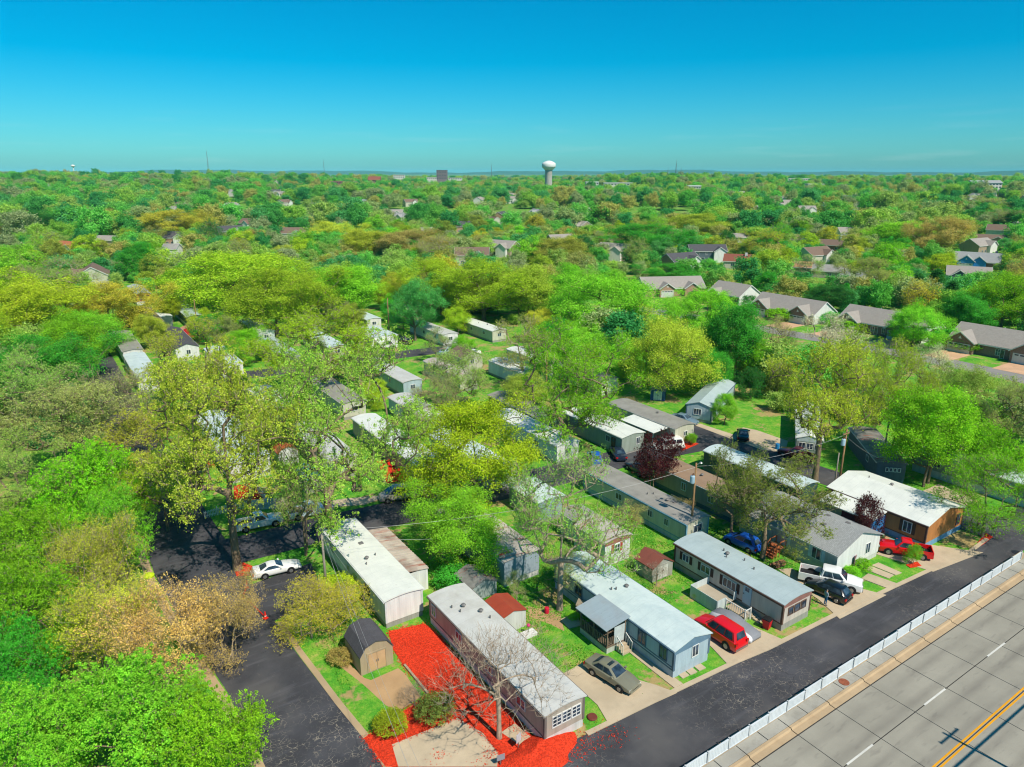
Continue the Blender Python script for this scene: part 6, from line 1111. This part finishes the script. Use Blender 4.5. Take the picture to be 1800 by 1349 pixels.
# farther tree cover reads as one mass
def far_forest():
    protos = [gen_tree(81, 12, 5.6, .8, 300, 22, .46, .6, 0, lump=.6, leafmat=LEAFR, ncl=30, clr=.33), gen_tree(82, 12, 5.8, .8, 300, 22, .46, .6, 0, lump=.6, leafmat=LEAFR, ncl=32, clr=.32), gen_tree(83, 13, 5.0, .8, 300, 22, .46, .6, 0, lump=.7, leafmat=LEAFR, ncl=28, clr=.33)]
    pc = bpy.data.collections.new('far_tree_shapes')
    for p in protos:
        o = bpy.data.objects.new('far_tree_shape', p['crown']); pc.objects.link(o)
    rg = np.random.default_rng(4); pts = []; scl = []
    N_ = 17000; th = np.radians(HEAD + rg.uniform(-44, 44, N_)); u = rg.random(N_)
    r_ = np.where(rg.random(N_) < .52, np.sqrt(u * (1500 ** 2 - 455 ** 2) + 455 ** 2), np.sqrt(u * (4300 ** 2 - 1500 ** 2) + 1500 ** 2))
    M_ = 3300; th = np.concatenate([th, np.radians(HEAD + rg.uniform(-42, 42, M_))]); r_ = np.concatenate([r_, np.sqrt(rg.random(M_) * (470 ** 2 - 120 ** 2) + 120 ** 2)]); N_ += M_
    x, y = r_ * np.sin(th), r_ * np.cos(th); s = (.45 + 1.15 * rg.random(N_) ** 1.7) * np.where(r_ > 1500, 1.25, np.where(r_ < 470, .55, 1.0)); keep = np.ones(N_, bool); H_ = np.array(FARH)
    dens = np.sin(x / 70 + 1.3 * np.sin(y / 90)) + np.cos(y / 83 + x / 140); keep &= ~((dens < -.95) & (r_ > 560))
    keep &= ~((x > 4) & (x < 104) & (y < 225)) & ~((x > 126) & (x < 196) & (y < 185)) & ~((x > 100) & (x < 112) & (y < 60)) & (y > 40)
    T_ = np.array([(t[0], t[1], t[3]) for t in TREES])
    near = np.where(r_ < 500)[0]
    for i in near:
        if (np.hypot(x[i] - T_[:, 0], y[i] - T_[:, 1]) < T_[:, 2] * .55).any(): keep[i] = False
    for hx, hy in ALLH:
        d = np.hypot(x, y); sb = ((hx - x) * x + (hy - y) * y) / d; lt_ = np.abs(-(hx - x) * y + (hy - y) * x) / d; keep &= ~((sb > -11) & (sb < np.where(r_ < 500, .12 * np.hypot(hx, hy), np.clip(np.hypot(hx, hy) * .09, 26, 90))) & (lt_ < np.where(r_ < 500, 7, 8)))
    x, y, s = x[keep], y[keep], s[keep]; z = terrain(x, y) - .5
    me = bpy.data.meshes.new('far_woods'); me.vertices.add(len(x)); me.vertices.foreach_set('co', np.stack([x, y, z], 1).astype(np.float32).ravel())
    A_ = me.attributes.new('scl', 'FLOAT_VECTOR', 'POINT'); sx = s * rg.uniform(.85, 1.25, len(s)); A_.data.foreach_set('vector', np.stack([sx, sx, s * rg.uniform(.85, 1.2, len(s))], 1).astype(np.float32).ravel())
    B_ = me.attributes.new('rot', 'FLOAT_VECTOR', 'POINT'); B_.data.foreach_set('vector', np.stack([0 * x, 0 * x, rg.random(len(x)) * 6.283], 1).astype(np.float32).ravel())
    I_ = me.attributes.new('idx', 'INT', 'POINT'); I_.data.foreach_set('value', rg.integers(0, 3, len(x)).astype(np.int32))
    o = bpy.data.objects.new('far_woods', me); COL.objects.link(o); struct(o, 'stuff'); tag(o, 'far tree canopy of the suburb stretching to the horizon', 'woods')
    g = bpy.data.node_groups.new('scatter_trees', 'GeometryNodeTree'); g.interface.new_socket('Geometry', in_out='INPUT', socket_type='NodeSocketGeometry'); g.interface.new_socket('Geometry', in_out='OUTPUT', socket_type='NodeSocketGeometry')
    nd = g.nodes; gi = nd.new('NodeGroupInput'); go = nd.new('NodeGroupOutput'); ip = nd.new('GeometryNodeInstanceOnPoints'); ci = nd.new('GeometryNodeCollectionInfo'); ci.inputs['Collection'].default_value = pc; ci.inputs['Separate Children'].default_value = True; ci.inputs['Reset Children'].default_value = True
    def attr(nm, ty): a = nd.new('GeometryNodeInputNamedAttribute'); a.data_type = ty; a.inputs['Name'].default_value = nm; return next(q for q in a.outputs if q.enabled and q.name == 'Attribute')
    ip.inputs['Pick Instance'].default_value = True; L_ = g.links.new
    L_(gi.outputs[0], ip.inputs['Points']); L_(ci.outputs[0], ip.inputs['Instance']); L_(attr('idx', 'INT'), ip.inputs['Instance Index']); L_(attr('scl', 'FLOAT_VECTOR'), ip.inputs['Scale'])
    er = nd.new('FunctionNodeEulerToRotation'); L_(attr('rot', 'FLOAT_VECTOR'), er.inputs[0]); L_(er.outputs[0], ip.inputs['Rotation']); L_(ip.outputs[0], go.inputs[0])
    m = o.modifiers.new('scatter', 'NODES'); m.node_group = g
far_forest()

# ---------------------------------------------------------------- skyline
def polar(px, f):
    zc = f * math.cos(R(PITCH)); cx = (px - 900) * zc / FPX
    return f * FW[0] + cx * RT[0], f * FW[1] + cx * RT[1], zc / FPX
x, y, mpp = polar(964.5, 1190); zt = lambda py: 40 + (302.5 - py) * mpp
wt = thing('water_tower', 'white bulb-topped water tower on a thick grey stem at the horizon', 'water tower', (x, y, 0))
MB().lathe([(6.4, tz(x, y) - 1), (5.7, tz(x, y) + 6), (5.7, zt(301)), (6.2, zt(299.3))], 0, 0, 32).build('stem', concrete('tower_concrete', S(196, 190, 180)), wt, smooth=True)
MB().lathe([(6.2, zt(299.3)), (7.6, zt(297.5)), (10.9, zt(294)), (11.2, zt(293.5)), (11.2, zt(288.5)), (10.6, zt(287.4)), (7, zt(285)), (3, zt(283.5)), (.3, zt(283))], 0, 0, 32).build('tank', plain('tower_white', S(236, 236, 230), .5, .05), wt, smooth=True)
def far_block(label, px0, px1, py_top, f, depth, wall, roof=None, cols=8, rows=4, name='far_building', rise=0, cat='building'):
    x, y, mp = polar((px0 + px1) / 2, f); w_ = (px1 - px0) * mp; g = tz(x, y); top = 40 + (302.5 - py_top) * mp
    top = max(top, g + 5); r = thing(name, label, cat, (x, y, g), R(-HEAD)); h_ = top - g; MB().box(-w_/2, w_/2, -depth/2, depth/2, -2, h_).build('wall', wall, r)
    if rise: MB().prism([(-depth/2 - 1, h_ + .05), (depth/2 + 1, h_ + .05), (0, h_ + rise)], -w_/2 - 1, w_/2 + 1, 'x').build('roof', roof, r)
    else: MB().box(-w_/2 - .4, w_/2 + .4, -depth/2 - .4, depth/2 + .4, h_, h_ + .8).build('roof', roof or wall, r)
    lo = max(1.0, h_ - rows * 3.6)
    for i in range(cols):
        for j in range(rows): cx = -w_/2 + w_ * (i + .5) / cols; z = lo + (h_ - lo) * (j + .5) / rows; MB().box(cx - w_/cols*.3, cx + w_/cols*.3, -depth/2 - .12, -depth/2 - .01, z - .8, z + .8).build('window', GLASS, r)
    return r
PURB = brick_mat('purple_brown_brick', S(120, 96, 106)); WB = plain('pale_render', S(222, 216, 206), .7)
far_block('purple-brown brick high-rise on the horizon left of the water tower', 768, 786, 299.5, 1900, 24, PURB, None, 6, 6); far_block('white apartment building with grey roof at the far right', 1708, 1760, 321, 1050, 14, WB, RF['shg'], 9, 2, rise=4); far_block('pale long apartment block on the right horizon', 1385, 1422, 313.5, 1500, 14, WB, None, 10, 2); far_block('low white flat building right of the tall right trees', 1420, 1448, 323, 1100, 14, WB, None, 6, 1)
far_block('long white shop roof on the far left', 40, 80, 309, 1600, 24, WB, RF['white'], 8, 1); far_block('second long white shop roof on the far left', 98, 158, 309.5, 1650, 24, WB, RF['white'], 10, 1); far_block('third white shop roof on the far left', 210, 232, 313, 1500, 20, WB, RF['white'], 5, 1); far_block('red church with steep roof on the left horizon', 648, 668, 316, 1400, 16, brick_mat('red_brick', S(150, 76, 66)), shingle('red_brown_shingles', S(156, 96, 78)), 4, 1, rise=7, cat='church'); far_block('cream hotel block on the horizon left of the high-rise', 692, 711, 307.5, 2000, 18, WB, None, 6, 2); far_block('white store with pale roof right of the water tower', 1030, 1052, 319.5, 1150, 18, WB, RF['white'], 5, 1); far_block('long grey store behind trees right of the water tower', 1062, 1112, 321, 1130, 16, WB, RF['grey'], 9, 1); far_block('white low hall on the right ridge', 1210, 1232, 326, 1000, 14, WB, RF['white'], 5, 1); far_block('reddish low block on the left horizon', 580, 604, 318.5, 1300, 14, brick_mat('red_brick', S(150, 76, 66)), None, 6, 1); far_block('white block beside the brick high-rise', 750, 768, 311.5, 1950, 16, WB, None, 5, 1); far_block('white block right of the brick high-rise', 788, 812, 312.5, 1950, 16, WB, None, 6, 1)
def mast(label, px, f, top, wd=1.2):
    x, y, mp = polar(px, f); g = tz(x, y); zt_ = 40 + (302.5 - top) * mp; m = thing('radio_mast', label, 'mast', (x, y, g)); h_ = zt_ - g
    b = MB()
    for i in range(3): a = 2.094 * i; b.bar((wd * math.cos(a), wd * math.sin(a), 0), (.25 * math.cos(a), .25 * math.sin(a), h_), .35)
    b.build('legs', GREYM, m); c = MB(); n_ = int(h_ / 4)
    for k in range(n_):
        q0, q1 = k / n_, (k + 1) / n_; r0, r1 = wd * (1 - q0) + .25 * q0, wd * (1 - q1) + .25 * q1
        for i in range(3): a, b2 = 2.094 * i, 2.094 * (i + 1); c.bar((r0 * math.cos(a), r0 * math.sin(a), h_ * q0), (r1 * math.cos(b2), r1 * math.sin(b2), h_ * q1), .15)
    c.build('bracing', GREYM, m); MB().bar((0, 0, h_), (0, 0, h_ + 6), .25).build('antenna', GREYM, m)
mast('tall lattice radio mast on the left horizon', 367, 1900, 268, 3.); mast('thin radio mast left of the red church', 570, 2300, 284); mast('thin radio mast right of the brick high-rise', 864, 2300, 291); mast('slender mast on the right ridge', 1188, 1500, 287, 1.6); mast('short mast left of the slender one on the ridge', 1174, 1500, 299); mast('short mast right of the slender one on the ridge', 1197, 1500, 299)
x, y, mp = polar(130, 1900); g = tz(x, y); sp = thing('water_tank', 'small white spherical water tank above the trees on the left horizon', 'water tower', (x, y, g)); MB().lathe([(.2, 40 + 8.2 * mp - g), (3.4, 40 + 9 * mp - g), (5.4, 40 + 10.5 * mp - g), (4.4, 40 + 12 * mp - g), (.2, 40 + 12.8 * mp - g)], 0, 0, 16).build('tank', WHITE, sp, smooth=True); MB().cyl(0, 0, -1, 40 + 8.6 * mp - g, 1.2, n=10).build('stem', WHITE, sp)

# ---------------------------------------------------------------- the air
HZ = 1
if HZ:
    n = N('haze_air'); v = n.n('VolumePrincipled', {'Color': (.28, .90, 1.0, 1), 'Density': 4.5e-5, 'Anisotropy': -.2}); n.t.links.new(v.outputs[0], n.out.inputs['Volume'])
    o = MB().box(-21000, 21000, -21000, 21000, -14, 100).build('haze', n.m); struct(o, 'stuff'); tag(o, 'thin blue haze hanging over the suburb and the far hills', 'haze')

# things that would share a label are told apart by their order in the picture
def split_labels():
    by = {}
    for o in COL.objects:
        if o.parent is None and 'category' in o and o.get('kind') is None: by.setdefault(o['label'], []).append(o)
    od = lambda i: ('%dth' % i) if i % 100 in (11, 12, 13) else '%d%s' % (i, {1: 'st', 2: 'nd', 3: 'rd'}.get(i % 10, 'th'))
    for lab, L in by.items():
        if len(L) < 2: continue
        L.sort(key=lambda o: topx(o.location.x, o.location.y, o.location.z)[0])
        for i, o in enumerate(L): o['label'] = '%s, %s' % (lab, 'leftmost' if i == 0 else 'rightmost' if i == len(L) - 1 else od(i + 1) + ' from left')
split_labels()
